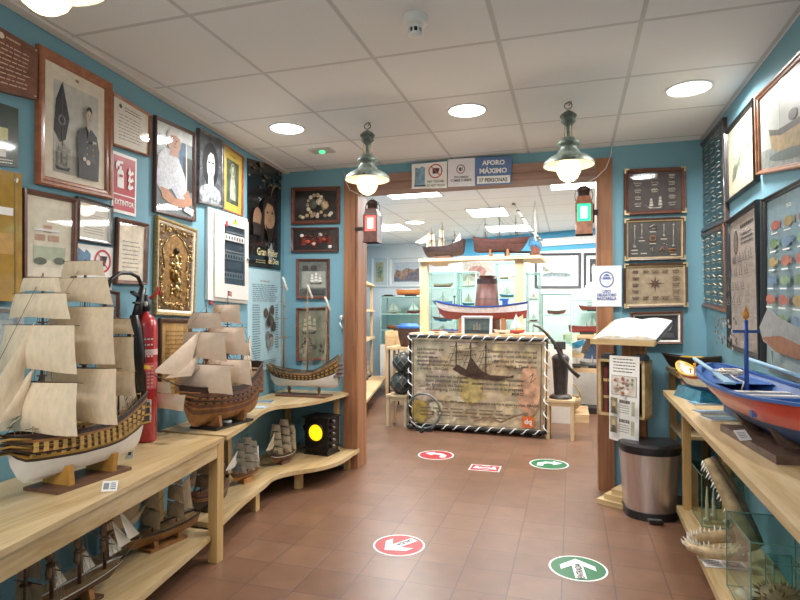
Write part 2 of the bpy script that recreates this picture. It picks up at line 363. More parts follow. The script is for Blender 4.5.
# hanging lamps
PAT=mat('6c776e',.5,metal=.25,noise=.35,scale=40); BRS=mat('b98f55',.35,metal=.9)
def lamp(x,y,label,glow=1.5,drop=0):
    t=thing('hanging_lamp',label,'lamp',(x,y,CEIL),0,'green patinated hanging ship lamps'); k=.0015
    def z(q): return CEIL-(q-40)*k-(drop if q>48 else 0)
    c=(x,y,0)
    mb=MB(); hk=[(x+.022*math.cos(a),y,z(58)+.02*math.sin(a)) for a in [i*2*PI/12 for i in range(13)]]; mb.tube(hk,.0035,PAT)
    mb.tube([(x+.01,y,CEIL),(x-.008,y,z(48)),(x+.004,y,z(58)),(x+.02,y,z(42))],.003,PAT); part(t,'hook',mb)
    mb=MB(); mb.lathe([(.001,z(76)),(.012,z(78)),(.02,z(82)),(.035,z(88)),(.05,z(98)),(.05,z(103)),(.042,z(106)),(.04,z(118)),(.044,z(122)),(.03,z(132)),(.018,z(140))],c,PAT,20); part(t,'cap',mb)
    mb=MB(); mb.lathe([(.016,z(138)),(.014,z(145)),(.014,z(180)),(.02,z(186))],c,PAT,12)
    for a in (.6,3.7): mb.tube([(x+.024*math.cos(a),y+.024*math.sin(a),z(136)),(x+.026*math.cos(a),y+.026*math.sin(a),z(190))],.003,BRS)
    part(t,'stem',mb)
    mb=MB(); mb.lathe([(.02,z(184)),(.04,z(190)),(.052,z(200)),(.068,z(208)),(.07,z(216)),(.056,z(222)),(.05,z(232)),(.062,z(240)),(.066,z(250)),(.085,z(258)),(.118,z(270)),(.142,z(284)),(.15,z(296)),(.15,z(300))],c,PAT,30)
    mb.lathe([(.07,z(262)),(.118,z(275)),(.147,z(300))],c,mat('ece6c4',.4,emit=.2),30); part(t,'shade',mb)
    mb=MB(); mb.lathe([(.055,z(280)),(.07,z(292)),(.073,z(310)),(.068,z(330)),(.052,z(350)),(.03,z(361)),(.001,z(366))],c,emis('ffe6bd',glow),22); part(t,'globe',mb)
    l=bpy.data.lights.new('l','POINT'); l.energy=7; l.color=(1,.8,.55); l.shadow_soft_size=.06
    o=bpy.data.objects.new('lamp_bulb',l); C.objects.link(o); o.parent=t; o.location=(0,0,z(372)-CEIL)
    return t
lamp(-1.30,3.53,'green patinated hanging lamp above the red lantern')
lamp(-.012,3.53,'green patinated hanging lamp above the green lantern')
lamp(-1.28,1.10,'green patinated hanging lamp nearest the camera, cut by the top edge',1.2,.02)
# cables draped by the two lamps
mb=MB(); pts=[onY(344,171,YB-.02),onY(345,180,YB-.03),onY(350,190,YB-.04),onY(360,195,YB-.05),onY(371,200,YB-.06)]; mb.tube(pts,.003,WP,5); tag(mb.build('cable',loc=pts[0]),'thin white cable drooping over the left post','cable')
mb=MB(); pts=[onY(612,146,YB-.02),onY(611,155,YB-.04),onY(606,168,YB-.05),onY(597,177,YB-.05),onY(588,182,YB-.02)]; mb.tube(pts,.003,WP,5); tag(mb.build('cable',loc=pts[0]),'thin white cable drooping beside the right end of the wooden lintel','cable')
# rear hall ceiling panels
def panel(px0,py0,px1,py1,label):
    a=onZ((px0+px1)/2,(py0+py1)/2,CEIL); l=onZ(px0,(py0+py1)/2,CEIL); r=onZ(px1,(py0+py1)/2,CEIL); n=onZ((px0+px1)/2,py0,CEIL); f=onZ((px0+px1)/2,py1,CEIL)
    w=(r-l).length; d=(f-n).length; x,y=a.x,a.y
    t=thing('ceiling_panel_light',label,'ceiling light',(x,y,CEIL),0,'rectangular ceiling lights of the rear hall')
    mb=MB(); w/=2;d/=2
    for q in ((x-w-.02,x+w+.02,y-d-.02,y-d),(x-w-.02,x+w+.02,y+d,y+d+.02),(x-w-.02,x-w,y-d,y+d),(x+w,x+w+.02,y-d,y+d)): mb.bx(*q,CEIL-.012,CEIL,WP)
    part(t,'frame',mb)
    mb=MB(); mb.bx(x-w,x+w,y-d,y+d,CEIL-.008,CEIL-.001,emis('ffffff',9)); part(t,'diffuser',mb)
panel(387,190,439,197,'long ceiling light panel just behind the lintel, left side')
panel(470,208,506,216,'ceiling light panel above the mastless dark hull')
panel(488,225,528,231,'farther ceiling light panel above the small blue boat')
panel(552,181,598,188,'ceiling light panel just behind the lintel, above the green lantern')
panel(374,224,406,230,'farther ceiling light panel beside the red lantern')
t=downlight(415,222,'small round ceiling light of the rear hall, left of the top shelf ships',.13,'round recessed ceiling lights',8)
for x,y in ((-1.8,6.0),(-.2,5.9),(-2.3,8.2),(-.6,8.0),(1,7)): arealight(x,y,CEIL-.03,1.1,.5,56,(1,.99,.98))
# ------------------------------------------------------------------ floor stickers
def sticker(name,label,cx,cy,art,bg,r=.15,rim=True,sq=None):
    p=onZ(cx,cy,0.001)
    A=Art(V((p.x-r,p.y+r,0)),V((p.x+r,p.y+r,0)),V((p.x+r,p.y-r,0)),V((p.x-r,p.y-r,0)),(0,0,1),.0012)
    if sq: 
        A.rect(0,.15,1,.85,SW); A.rect(.04,.19,.96,.81,bg)
    else:
        A.ell(.5,.5,.5,.5,SW,36); A.ell(.5,.5,.465,.465,bg,36)
    art(A); o=tag(A.mb.build(name,loc=p),label,'floor sticker')
    return o
SW=mat('efeeec',.5,noise=.03); SR=mat('a82a32',.45,noise=.08); SG=mat('1a6c40',.45,noise=.08); BK=mat('1d1d1f',.6)
def arrow_art(word,rot):
    def f(A):
        c,s=math.cos(rot),math.sin(rot)
        def R(q): return [(.5+c*(x)-s*(y),.5+s*(x)+c*(y)) for x,y in q]
        A.poly(R([(-.095,-.40),(.095,-.40),(.095,.12),(-.095,.12)]),SW)
        A.poly(R([(0,.36),(-.3,.08),(-.3,-.10),(0,.16)]),SW); A.poly(R([(0,.36),(0,.16),(.3,-.10),(.3,.08)]),SW)
        m=R([(.06,-.14)])[0]
        A.text(word,m[0],m[1],.12,BK,rot=rot+PI/2,bold=.01)
    return f
def bent_art(flip):
    def f(A):
        g=-1 if flip else 1
        q=[(-.3,-.22),(-.14,-.22),(-.14,-.02),(-.05,.06),(.1,.06),(.1,-.06),(.34,.12),(.1,.3),(.1,.2),(-.1,.2),(-.3,.03)]
        A.poly([(.5+x*g,.5+y) for x,y in q] if g>0 else [(.5+x*g,.5+y) for x,y in q][::-1],SW)
    return f
sticker('floor_sticker','large round red floor sticker with a white arrow pointing to the viewer and a word',399,545,arrow_art('SALIDA',PI*.82),SR,.15)
sticker('floor_sticker','large round green floor sticker reading ENTRADA with a white arrow',578,568,arrow_art('ENTRADA',.12),SG,.15)
sticker('floor_sticker','small round red floor sticker with bent white arrow before the donation board',436,455,bent_art(True),SR,.168)
sticker('floor_sticker','round green floor sticker with bent white arrow before the right stool',549,464,bent_art(False),SG,.168)
def dist(A):
    for x in (.22,.78):
        A.ell(x,.62,.06,.06,SW); A.poly([(x-.12,.38),(x+.12,.38),(x+.05,.56),(x-.05,.56)],SW)
    A.poly([(.3,.49),(.38,.56),(.38,.515),(.62,.515),(.62,.56),(.7,.49),(.62,.42),(.62,.465),(.38,.465),(.38,.42)],SW)
    A.dashes(.36,.66,.66,.76,1,SW,.5); A.dashes(.3,.7,.24,.34,1,SW,.5)
sticker('floor_sticker','square red floor sticker showing two people keeping distance',485,468,dist,SR,.13,sq=True)
# ------------------------------------------------------------------ wall pictures
n0=0
CREAM=mat('f4ead6',.6,noise=.06); PAPER=mat('f2ece0',.6,noise=.05); GREYT=mat('8a8680',.6); DKT=mat('4a443e',.6); WHT=mat('f0eeea',.5,noise=.03)
ORW=wood('a86a44','8a4f30','Y',8,.35,.4); GOLD=mat('9c7a42',.35,metal=.55,noise=.4,scale=60); LTGOLD=mat('cdbb86',.4,metal=.3,noise=.15)
def L4(q,off=0): return [onL(x,y,off) for x,y in q]
def Lframe(name,label,cat,q,**k): return frame(name,label,cat,*L4(q),LN,**k)
def plaque(A):
    A.dashes(.06,.9,.10,.80,9,mat('d8b9a0',.4),.28,3); A.ell(.35,.88,.05,.05,mat('e8d8c8',.4)); 
    A.dashes(.42,.7,.86,.92,1,mat('d8b9a0',.4),.5)
    for u in (.04,.95): 
        for v in (.05,.95): A.ell(u,v,.02,.015,mat('d8c8b0',.3,metal=.8))
o=flatsign('wall_plaque','brown wooden plaque with engraved pale lines of text, top left','plaque',*L4([(-28,15),(32,50),(31,100),(-28,86)]),LN,wood('8a5c48','6d4434','Y',8,.4),plaque,.03)
def gp(A):
    A.rect(.0,.42,.75,.62,mat('d8d6a8',.5)); A.rect(.55,.15,.7,.28,WHT); A.dashes(.5,.9,.04,.13,2,WHT,.4); A.dashes(.1,.6,.75,.9,2,mat('5c6e58',.5),.4)
flatsign('wall_poster','dark green poster with a pale stripe beneath the brown plaque','poster',*L4([(-28,94),(17,109),(17,168),(-28,163)]),LN,mat('22382f',.3,coat=.5),gp,.006)
def gold(A):
    A.rect(0,.66,.78,.72,WHT); A.rect(0,.36,.78,.52,mat('b98c3c',.3)); A.ell(.85,.94,.05,.018,mat('c8c8c8',.2,metal=1))
    A.rect(.82,0,.85,1,mat('8a7a48',.3))
flatsign('acrylic_panel','amber acrylic panel with steel studs at the far left edge','panel',*L4([(-28,166),(16,174),(16,302),(-28,300)]),LN,mat('b08a34',.15,coat=.6),gold,.015,off=.015)
def officer(A):
    G=mat('d2d0c8',.5,noise=.1); D=mat('353d47',.5,noise=.1); N=mat('1b1d25',.5,noise=.1); SK=mat('d0bba8',.5)
    A.rect(0,0,1,1,G); A.rect(0,0,1,.22,mat('a9a69c',.5))
    A.poly([(.04,.78),(.16,.98),(.19,.98),(.33,.62),(.25,.38),(.12,.33),(.0,.45)],D); A.ell(.17,.58,.08,.06,mat('8a9098',.5),hole=.6)
    A.line((.18,1),(.18,.3),.006,mat('6a5a48',.5))
    A.ship(.2,.03,.36,.32,N,mat('8d8a80',.5))
    # officer: body, arms, head
    A.poly([(.52,.0),(.97,.0),(.99,.35),(.93,.52),(.78,.60),(.66,.60),(.5,.52),(.47,.35),(.5,.25)],N)
    A.poly([(.6,.2),(.9,.2),(.88,.27),(.62,.28)],mat('353942',.5)); A.ell(.72,.19,.05,.03,SK); A.ell(.63,.22,.04,.025,SK)
    A.poly([(.69,.6),(.75,.6),(.73,.5)],WHT); A.line((.72,.58),(.725,.48),.006,N)
    A.poly([(.68,.58),(.78,.58),(.77,.66),(.69,.66)],SK); A.ell(.73,.73,.065,.085,SK); 
    A.poly([(.66,.74),(.665,.8),(.70,.84),(.77,.84),(.80,.79),(.79,.74),(.78,.78),(.72,.80),(.68,.78)],BK)
    for u in (.705,.755): A.ell(u,.74,.012,.006,BK)
    A.poly([(.71,.695),(.755,.695),(.75,.687),(.715,.687)],mat('7a5a50',.5)); A.poly([(.73,.735),(.74,.71),(.722,.71)],mat('9a8270',.5))
    A.dashes(.8,.9,.42,.46,1,mat('b8b8a8',.5),.6)
    for k in range(3): 
        for u in (.66,.8): A.ell(u,.42-.07*k,.01,.008,mat('b89c58',.4,metal=.6))
def off2(A):
    A.rect(0,0,1,1,CREAM); A.rect(.48,.93,.54,.955,mat('9a7a5a',.5)); B=A.sub(.13,.06,.88,.87); officer(B); A.h=B.h
Lframe('framed_portrait','large wooden framed portrait of a naval officer beside a flag and model ship','picture',[(35,44),(109,84),(109,200),(34,184)],fw=.045,dep=.028,fm=ORW,art=off2)
def cert(seed,head=True,bg=PAPER):
    def f(A):
        A.rect(0,0,1,1,bg); A.dashes(.15,.85,.12,.72,8,GREYT,.22,seed)
        if head: A.ell(.2,.86,.04,.05,DKT); A.dashes(.3,.8,.78,.9,2,DKT,.3,seed+1)
    return f
Lframe('framed_certificate','small certificate in thin brown frame right of the officer portrait','picture',[(110,91),(149,115),(148,157),(110,145)],fw=.014,dep=.02,fm=ORW,art=cert(5))
def ext(A):
    R=mat('b32036',.4,noise=.06); A.rect(.06,.05,.94,.95,R)
    A.rect(.06,.295,.94,.315,SW); A.text('EXTINTOR',.5,.14,.085,SW,maxw=.8,bold=.03)
    A.poly([(.2,.42),(.46,.42),(.46,.66),(.42,.72),(.24,.72),(.2,.66)],SW); A.rect(.28,.72,.37,.78,SW)
    A.poly([(.15,.72),(.13,.8),(.2,.86),(.42,.87),(.42,.83),(.3,.82),(.27,.77),(.2,.77),(.2,.72)],SW)
    for k,(u,v) in enumerate(((.6,.45),(.6,.57),(.6,.69))): A.poly([(u,v),(u+.1,v-.03),(u+.26,v+.02),(u+.2,v+.07),(u+.14,v+.03),(u+.08,v+.12),(u+.04,v+.05)],SW)
    A.rect(.26,.6,.4,.64,R)
flatsign('fire_extinguisher_sign','red wall sign reading EXTINTOR with extinguisher and flame symbols','sign',*L4([(111,150),(136,159),(135,217),(111,211)]),LN,SW,ext,.004)
def oldman(A):
    A.rect(0,0,1,1,mat('8d9a9c',.4,noise=.3,scale=8)); A.rect(0,.86,1,1,mat('dfe4e2',.4)); A.rect(.62,.5,.78,.86,mat('3f6f96',.5)); A.rect(.72,.3,1,.7,mat('3c3f44',.5)); A.rect(.8,.3,.83,.86,WHT)
    SH=mat('dfe4ee',.5,noise=.15,scale=60); SK=mat('cf9f86',.5,noise=.1)
    A.poly([(.0,.3),(.05,.62),(.2,.72),(.4,.73),(.6,.64),(.78,.45),(.85,.2),(.6,.15),(.4,.28),(.12,.22)],SH)
    A.poly([(.10,.27),(.16,.15),(.45,.08),(.8,.10),(.98,.16),(.96,.24),(.8,.2),(.5,.18),(.3,.26)],SK)
    A.poly([(.72,.24),(.85,.13),(.98,.16),(.86,.32)],SK)
    A.poly([(.34,.66),(.56,.66),(.54,.78),(.36,.78)],SK); A.ell(.45,.82,.19,.12,SK,20); A.poly([(.25,.82),(.27,.92),(.38,.965),(.54,.96),(.64,.9),(.65,.82),(.6,.88),(.5,.9),(.36,.89),(.3,.81)],mat('e8e6e2',.5))
    A.ell(.41,.84,.02,.01,BK); A.ell(.51,.84,.02,.01,BK); A.poly([(.41,.77),(.52,.77),(.5,.762),(.43,.762)],mat('7a4c42',.5)); A.poly([(.46,.83),(.49,.795),(.45,.795)],mat('9c735e',.5))
    A.poly([(.7,.06),(.98,.02),(1,.1),(.78,.12)],WHT)
Lframe('framed_photograph','framed colour photograph of a seated person with white hair and checked shirt','picture',[(153,115),(193,133),(193,222),(152,212)],fw=.02,dep=.025,fm=mat('5c3c38',.35,coat=.4),art=oldman)
def landsc(A):
    A.rect(0,0,1,1,CREAM); B=A.sub(.14,.12,.86,.88); B.rect(0,0,1,1,mat('e6dfc9',.5,noise=.08)); B.rect(0,.12,1,.35,mat('b9c4a8',.5)); 
    for r in ((.3,.58,.55,.7),(.05,.44,.35,.54),(.45,.44,.78,.54)): B.rect(*r,mat('c79b80',.5))
    B.ell(.2,.1,.2,.06,mat('55604c',.5)); B.ell(.8,.12,.18,.06,mat('55604c',.5)); B.rect(0,.6,.8,.64,WHT); A.h=B.h
Lframe('framed_print','brown framed landscape print with cream mount above the large galleon','picture',[(20,188),(74,199),(72,283),(20,281)],fw=.022,dep=.03,fm=BROWNF,art=landsc)
Lframe('framed_certificate','small document in a black frame under the officer portrait','picture',[(75,196),(110,206),(109,246),(74,240)],fw=.02,dep=.025,fm=BLACKF,inner=mat('9a9a98',.3,metal=.6),art=cert(11,False))
def notouch(A):
    A.poly([(.06,.4),(.38,.4),(.40,.8),(.28,.9),(.24,.82),(.08,.92)],mat('5c86a8',.5,noise=.2)); A.rect(.05,.38,.42,.42,mat('32404c',.5))
    A.ell(.72,.66,.23,.27,mat('c8343c',.5),24,hole=.8); A.poly([(.66,.55),(.78,.55),(.84,.78),(.64,.78)],BK); A.line((.58,.84),(.86,.48),.006,mat('c8343c',.5))
    A.text('NO TOCAR',.72,.2,.09,BK,maxw=.5); A.text('DO NOT TOUCH',.72,.06,.07,BK,maxw=.5)
flatsign('no_touching_sign','white sign with a red prohibition circle above the large galleon\'s sails','sign',*L4([(74,243),(112,248),(111,290),(73,290)]),LN,SW,notouch,.004)
Lframe('framed_document','tall narrow cream document in brown frame below the fire extinguisher sign','picture',[(115,217),(146,224),(144,285),(113,284)],fw=.022,dep=.025,fm=BROWNF,art=cert(21,False,mat('f0e4cf',.5)))
def relief(A):
    G1=mat('8c6a3a',.3,metal=.7,noise=.4,scale=50,bump=.5); G2=mat('b79a68',.25,metal=.8,noise=.3,scale=70)
    A.rect(0,0,1,1,mat('6a5236',.35,metal=.6,noise=.5,scale=60,bump=.6))
    pts=[(.14,.08),(.86,.08),(.9,.3),(.82,.5),(.88,.72),(.72,.86),(.5,.93),(.28,.86),(.12,.72),(.18,.5),(.1,.3)]; A.poly(pts,G1)
    r=random.Random(4); n=A.n
    def blob(u,v,s,m,sc=1): A.mb.sph(A.P(u,v,A.h),s,m,(1,1,sc),8,5)
    for i in range(len(pts)):
        a,b=pts[i],pts[(i+1)%len(pts)]; A.mb.tube([A.P(*a,A.h),A.P(*b,A.h)],.005,G2,5)
    for u0 in (.08,.92):
        for v in [k*.07+.04 for k in range(14)]:
            for q in range(2): blob(u0+(r.random()-.5)*.12,v+(r.random()-.5)*.05,.006+r.random()*.006,G2)
    for k in range(26): blob(.2+r.random()*.6,.02+r.random()*.06,.006+r.random()*.006,G2); blob(.2+r.random()*.6,.93+r.random()*.06,.006+r.random()*.006,G2)
    blob(.5,.72,.022,mat('3f3424',.4,metal=.5)); blob(.48,.62,.02,G2,1.5); blob(.5,.52,.03,G2,1.4); blob(.46,.42,.032,G1,1.3); blob(.56,.34,.026,G2,1.4); blob(.5,.26,.03,G2); blob(.42,.55,.014,G2); blob(.6,.56,.014,G2)
    for k in range(40): blob(.34+r.random()*.34,.16+r.random()*.5,.006+r.random()*.008,G2)
Lframe('relief_plaque','golden embossed relief of a figure in ornate gilt frame','relief',[(154,215),(195,230),(192,317),(152,315)],fw=.035,dep=.025,fm=mat('a8905c',.4,metal=.3,noise=.3,scale=80),inner=CREAM,art=relief,glass=False)
Lframe('framed_print','small brown framed picture half hidden behind the galleon sails and extinguisher hose','picture',[(103,290),(117,292),(117,319),(103,319)],fw=.014,dep=.02,fm=BROWNF,art=cert(31,False,mat('a8b8c0',.5)))
Lframe('framed_print','pale grey framed picture low behind the galleon\'s fore sails at the left edge','picture',[(-28,305),(19,309),(19,392),(-28,400)],fw=.02,dep=.03,fm=mat('b9bcc0',.4),art=lambda A:(A.rect(0,0,1,1,mat('a9c4d0',.4)),A.rect(.1,.1,.9,.9,mat('cfdce2',.4))))
def scroll(A):
    A.rect(0,0,1,1,wood('c4a062','a47c44','Z',12,.5)); A.dashes(.12,.88,.08,.92,14,mat('8a6a3c',.5),.3,5)
    for u in (.15,.5,.85): A.rect(u,.05,u+.015,.95,mat('9c7a48',.5))
Lframe('bamboo_panel','framed bamboo coloured panel with burnt lettering behind the second galleon','panel',[(158,318),(190,319),(190,398),(157,403)],fw=.03,dep=.02,fm=wood('6d4a34','55382a','Z',6,.5),art=scroll,glass=False)
def bwport(A):
    A.rect(0,0,1,1,mat('5c6268',.4,noise=.5,scale=14)); SK=mat('e0deda',.5,noise=.08); HR=mat('25282c',.5)
    for k in range(9): A.line((.5,.6),(.5+.55*math.cos(k*.7),.6+.45*math.sin(k*.7)),.006,mat('8a9094',.5))
    A.ell(.52,.58,.36,.34,HR); A.ell(.5,.12,.5,.16,mat('a8b0b6',.5,noise=.5,scale=30)); A.poly([(.4,.2),(.66,.2),(.62,.42),(.42,.42)],SK)
    A.poly([(.33,.62),(.36,.46),(.46,.36),(.56,.36),(.67,.46),(.7,.62),(.66,.74),(.52,.8),(.38,.74)],SK)
    A.poly([(.28,.5),(.3,.74),(.4,.86),(.56,.88),(.7,.82),(.78,.66),(.78,.4),(.71,.45),(.7,.64),(.63,.75),(.5,.77),(.39,.7),(.35,.6)],HR)
    for u in (.43,.6): A.ell(u,.61,.05,.014,BK); A.line((u-.06,.645),(u+.05,.65),.003,BK)
    A.poly([(.52,.62),(.56,.51),(.48,.51)],mat('a8a6a2',.5)); A.poly([(.45,.455),(.6,.455),(.52,.43)],mat('5a4a4a',.5))
Lframe('framed_portrait','framed black and white head portrait with dark hair and halo of light','picture',[(196,128),(221,141),(221,208),(195,203)],fw=.018,dep=.03,fm=mat('7a7672',.35,metal=.4,noise=.3),art=bwport)
def statue(A):
    A.rect(0,0,1,1,mat('cdb455',.5,noise=.06)); B=A.sub(.17,.12,.83,.84); B.rect(0,0,1,1,mat('54604c',.5,noise=.4,scale=20))
    S=mat('b0b4a8',.5,noise=.3); B.poly([(.3,.1),(.75,.1),(.72,.45),(.6,.7),(.4,.7),(.28,.4)],S); B.ell(.5,.78,.11,.1,S); B.ell(.5,.78,.2,.16,mat('c9c49a',.5),hole=.85); A.h=B.h; A.dashes(.3,.7,.89,.93,1,mat('8a7a3c',.5),.5)
Lframe('framed_print','small yellow bordered print of a statue in thin wooden frame','picture',[(222,143),(242,157),(241,217),(221,209)],fw=.012,dep=.02,fm=ORW,art=statue)
# electrical cabinet
q=L4([(205,207),(245,219),(245,304),(205,300)]); t=thing('electrical_cabinet','white wall electrical cabinet with window onto rows of breakers','cabinet',(q[2]+q[3])/2,math.atan2(LN.y,LN.x)+PI/2)
A=Art(*q,LN); mb=MB(); EW=mat('e9e8e4',.35,noise=.02)
mb.hexa([A.P(*p,.001) for p in ((0,0),(1,0),(1,1),(0,1))],[A.P(*p,.022) for p in ((0,0),(1,0),(1,1),(0,1))],EW); part(t,'body',mb)
B=A.sub(.0,.0,1,1,.023); B.mb=MB()
def ringrect(A,u0,v0,u1,v1,U0,V0,U1,V1,h0,h1,m):
    a=[A.P(u0,v0,h1),A.P(u1,v0,h1),A.P(u1,v1,h1),A.P(u0,v1,h1)]; b=[A.P(U0,V0,h1),A.P(U1,V0,h1),A.P(U1,V1,h1),A.P(U0,V1,h1)]
    a0=[A.P(u0,v0,h0),A.P(u1,v0,h0),A.P(u1,v1,h0),A.P(u0,v1,h0)];b0=[A.P(U0,V0,h0),A.P(U1,V0,h0),A.P(U1,V1,h0),A.P(U0,V1,h0)]
    for i in range(4):
        j=(i+1)%4
        for P in ([a[i],a[j],b[j],b[i]],[a0[i],a0[j],a[j],a[i]],[b0[i],b0[j],b[j],b[i]]): A.mb.poly(P,m)
ringrect(B,.12,.04,.98,.96,.34,.2,.88,.86,.022,.036,EW); dr_=part(t,'door',B.mb)
B.mb=MB(); B.h=.024; B.rect(.34,.2,.88,.86,mat('8b9298',.4))
for k in range(3):
    v=.27+.21*k; B.rect(.36,v,.86,v+.07,mat('dcdcdc',.4)); 
    for j in range(7): B.rect(.38+.066*j,v+.015,.41+.066*j,v+.05,mat('3c4046',.4))
    B.rect(.36,v+.085,.86,v+.1,mat('6f767c',.4))
part(t,'breaker_rows',B.mb)
B.mb=MB(); B.h=.033; B.mb.pane(*[B.P(*p) for p in ((.34,.2),(.88,.2),(.88,.86),(.34,.86))],glassm('b8c4cc',.15)); part(dr_,'window',B.mb)
B.mb=MB(); B.h=.037; B.poly([(.54,.885),(.68,.885),(.61,.96)],mat('e3c92c',.5)); B.poly([(.6,.9),(.63,.925),(.6,.925),(.615,.945)],BK); part(dr_,'warning_triangle',B.mb)
B.mb=MB(); B.rect(.36,.84,.42,.9,mat('c8404a',.5)); part(dr_,'red_tag',B.mb)
mb=MB(); mb.sph(B.P(.94,.52,.042),.012,mat('b0b0b0',.3,metal=.8)); part(dr_,'handle',mb)
# tall banner: portrait above, text below
def gran(A):
    K=mat('17191c',.25,coat=.4,noise=.3,scale=10); A.rect(0,0,1,1,K); r=random.Random(2)
    for k in range(26): u=r.random(); v=.72+r.random()*.27; A.ell(u,v,.05*r.random()+.01,.012,mat('6a5f42',.5,noise=.4))
    SK=mat('a8886c',.5,noise=.15); SK2=mat('8a6c54',.5,noise=.15)
    A.ell(.22,.43,.13,.13,SK2); A.poly([(.1,.3),(.32,.3),(.34,.4),(.1,.42)],mat('2a2520',.5))
    A.ell(.56,.5,.17,.17,SK,22); A.poly([(.3,.4),(.38,.62),(.5,.68),(.7,.66),(.8,.45),(.82,.25),(.74,.3),(.73,.5),(.66,.6),(.5,.62),(.42,.55),(.4,.3),(.32,.22)],mat('1f1813',.5))
    A.poly([(.44,.42),(.5,.3),(.58,.24),(.68,.3),(.72,.42),(.62,.38),(.52,.38)],mat('241c16',.5))
    for u in (.5,.64): A.ell(u,.53,.03,.01,BK)
    A.poly([(.57,.52),(.6,.44),(.55,.44)],SK2); A.poly([(.5,.14),(.62,.25),(.68,.14),(.6,.04)],mat('8d9498',.5))
    for k in range(9): A.line((.57+.012*k,.66+.02*k),(.66+.02*k,.8),.004,mat('8a7a50',.5))
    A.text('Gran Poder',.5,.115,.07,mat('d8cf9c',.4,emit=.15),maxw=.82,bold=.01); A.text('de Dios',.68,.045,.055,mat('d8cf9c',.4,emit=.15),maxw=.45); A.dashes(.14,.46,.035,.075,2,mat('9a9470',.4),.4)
flatsign('wall_banner','black banner with two bearded faces and words Gran Poder de Dios','banner',*L4([(247,158),(281,168),(280,270),(247,266)]),LN,mat('17191c',.3),gran,.004)
def txt(A):
    A.rect(0,0,1,1,mat('b4d6e2',.4,noise=.03)); T=mat('56707c',.5); A.text('Gran Poder de Dios',.5,.88,.02,mat('7a6a48',.5),maxw=.75)
    A.dashes(.12,.9,.68,.86,9,T,.35,1); A.dashes(.12,.36,.1,.66,24,T,.35,2); A.dashes(.12,.9,.03,.1,4,T,.35,3); A.dashes(.8,.92,.2,.66,18,T,.35,3)
    r=random.Random(3)
    for k in range(16): A.ell(.5+r.random()*.25,.25+r.random()*.38,.07,.05,mat(['8a8f94','4f4a46','a8a8a8','66584c'][k%4],.5,noise=.3))
flatsign('text_panel','tall pale blue text panel with a small ship picture under the black banner','banner',*L4([(247,268),(280,272),(280,366),(247,374)]),LN,mat('b4d6e2',.4),txt,.004)
# ---- back wall left (plane y=YB)
BN=V((0,-1,0))
def B4(q,y=None): return [onY(x,yy,(YB-.001) if y is None else y) for x,yy in q]
def Bframe(name,label,cat,q,**k): return frame(name,label,cat,*B4(q),BN,**k)
WALN=wood('7a4a3a','5c3428','X',6,.35,.3)
def shells(A):
    A.rect(0,0,1,1,mat('2a2422',.6,noise=.2)); r=random.Random(5); sm=[mat('c9b28c',.4,noise=.3),mat('b09c7c',.4,noise=.3),mat('d8cdb8',.4,noise=.2)]
    for k in range(14):
        a=2*PI*k/14; u=.52+.2*math.cos(a); v=.52+.33*math.sin(a); A.mb.sph(A.P(u,v,A.h+.008),.014+r.random()*.006,sm[k%3],(1,.5,1),8,5)
    A.mb.sph(A.P(.46,.55,A.h+.01),.045,mat('5a5a4a',.5,noise=.4),(1,.35,1),14,8); A.mb.sph(A.P(.74,.5,A.h+.01),.038,sm[0],(1,.5,1),12,8); A.mb.sph(A.P(.6,.62,A.h+.01),.03,sm[2],(1,.5,1),12,8)
    for u,v in ((.14,.14),(.2,.1),(.3,.16),(.42,.14),(.55,.12),(.74,.14),(.84,.16),(.88,.22)): A.mb.sph(A.P(u,v,A.h+.006),.02,sm[int(u*10)%3],(1,.4,.8),8,5)
    return
Bframe('framed_shells','wide wooden frame holding pale shells in a ring on dark board','display',[(292,188),(340.5,186.5),(340.5,223.5),(292,225)],fw=.035,dep=.03,fm=WALN,art=shells)
def crabs(A):
    A.rect(0,0,1,1,mat('2c2524',.6)); 
    for (u,v,c) in ((.35,.4,'b0503c'),(.72,.5,'a04438')):
        m=mat(c,.4,noise=.2); A.mb.sph(A.P(u,v,A.h+.01),.026,m,(1,.5,.75),10,6)
        for s in (-1,1):
            for k in range(4): A.mb.tube([A.P(u+s*.05,v+.05-.06*k,A.h+.006),A.P(u+s*.13,v+.16-.1*k,A.h+.014),A.P(u+s*.19,v+.04-.12*k,A.h+.004)],[.005,.004,.002],m,5)
            A.mb.tube([A.P(u+s*.05,v+.12,A.h+.006),A.P(u+s*.1,v+.26,A.h+.012),A.P(u+s*.03,v+.32,A.h+.012)],[.005,.006,.004],m,5)
    for u,v in ((.2,.72),(.64,.76),(.48,.3),(.86,.14)): A.mb.sph(A.P(u,v,A.h+.006),.02,WHT,(1,.4,.8),8,5)
Bframe('framed_crabs','dark wooden frame holding red crabs and white shells','display',[(292,228),(339,227.5),(339,252),(292,252.5)],fw=.022,dep=.03,fm=mat('5c3a34',.4,coat=.3),art=crabs)
def shipbox(A):
    A.rect(0,0,1,1,mat('6f7470',.5,noise=.2)); A.rect(.1,.25,.95,.72,mat('a8aaa2',.5)); A.ship(.62,.35,.5,.36,DKT,WHT); A.rect(.15,.75,.35,.88,DKT); A.rect(.45,.75,.65,.88,DKT); A.rect(.06,.06,.94,.2,mat('4a4e4c',.5))
Bframe('framed_ship_display','wooden frame with a small sailing ship, third from the top by the opening','display',[(297,259),(330,259),(330,299),(297,299)],fw=.024,dep=.03,fm=WALN,art=shipbox)
def scene2(A):
    A.rect(0,0,1,1,mat('8b8a76',.5,noise=.25,scale=12)); A.ship(.4,.5,.6,.42,DKT,mat('c4bea4',.5)); r=random.Random(8)
    for k in range(22): A.ell(.1+r.random()*.8,.04+r.random()*.38,.05,.04,mat(['3d4440','5c5a48','9a9484'][k%3],.5))
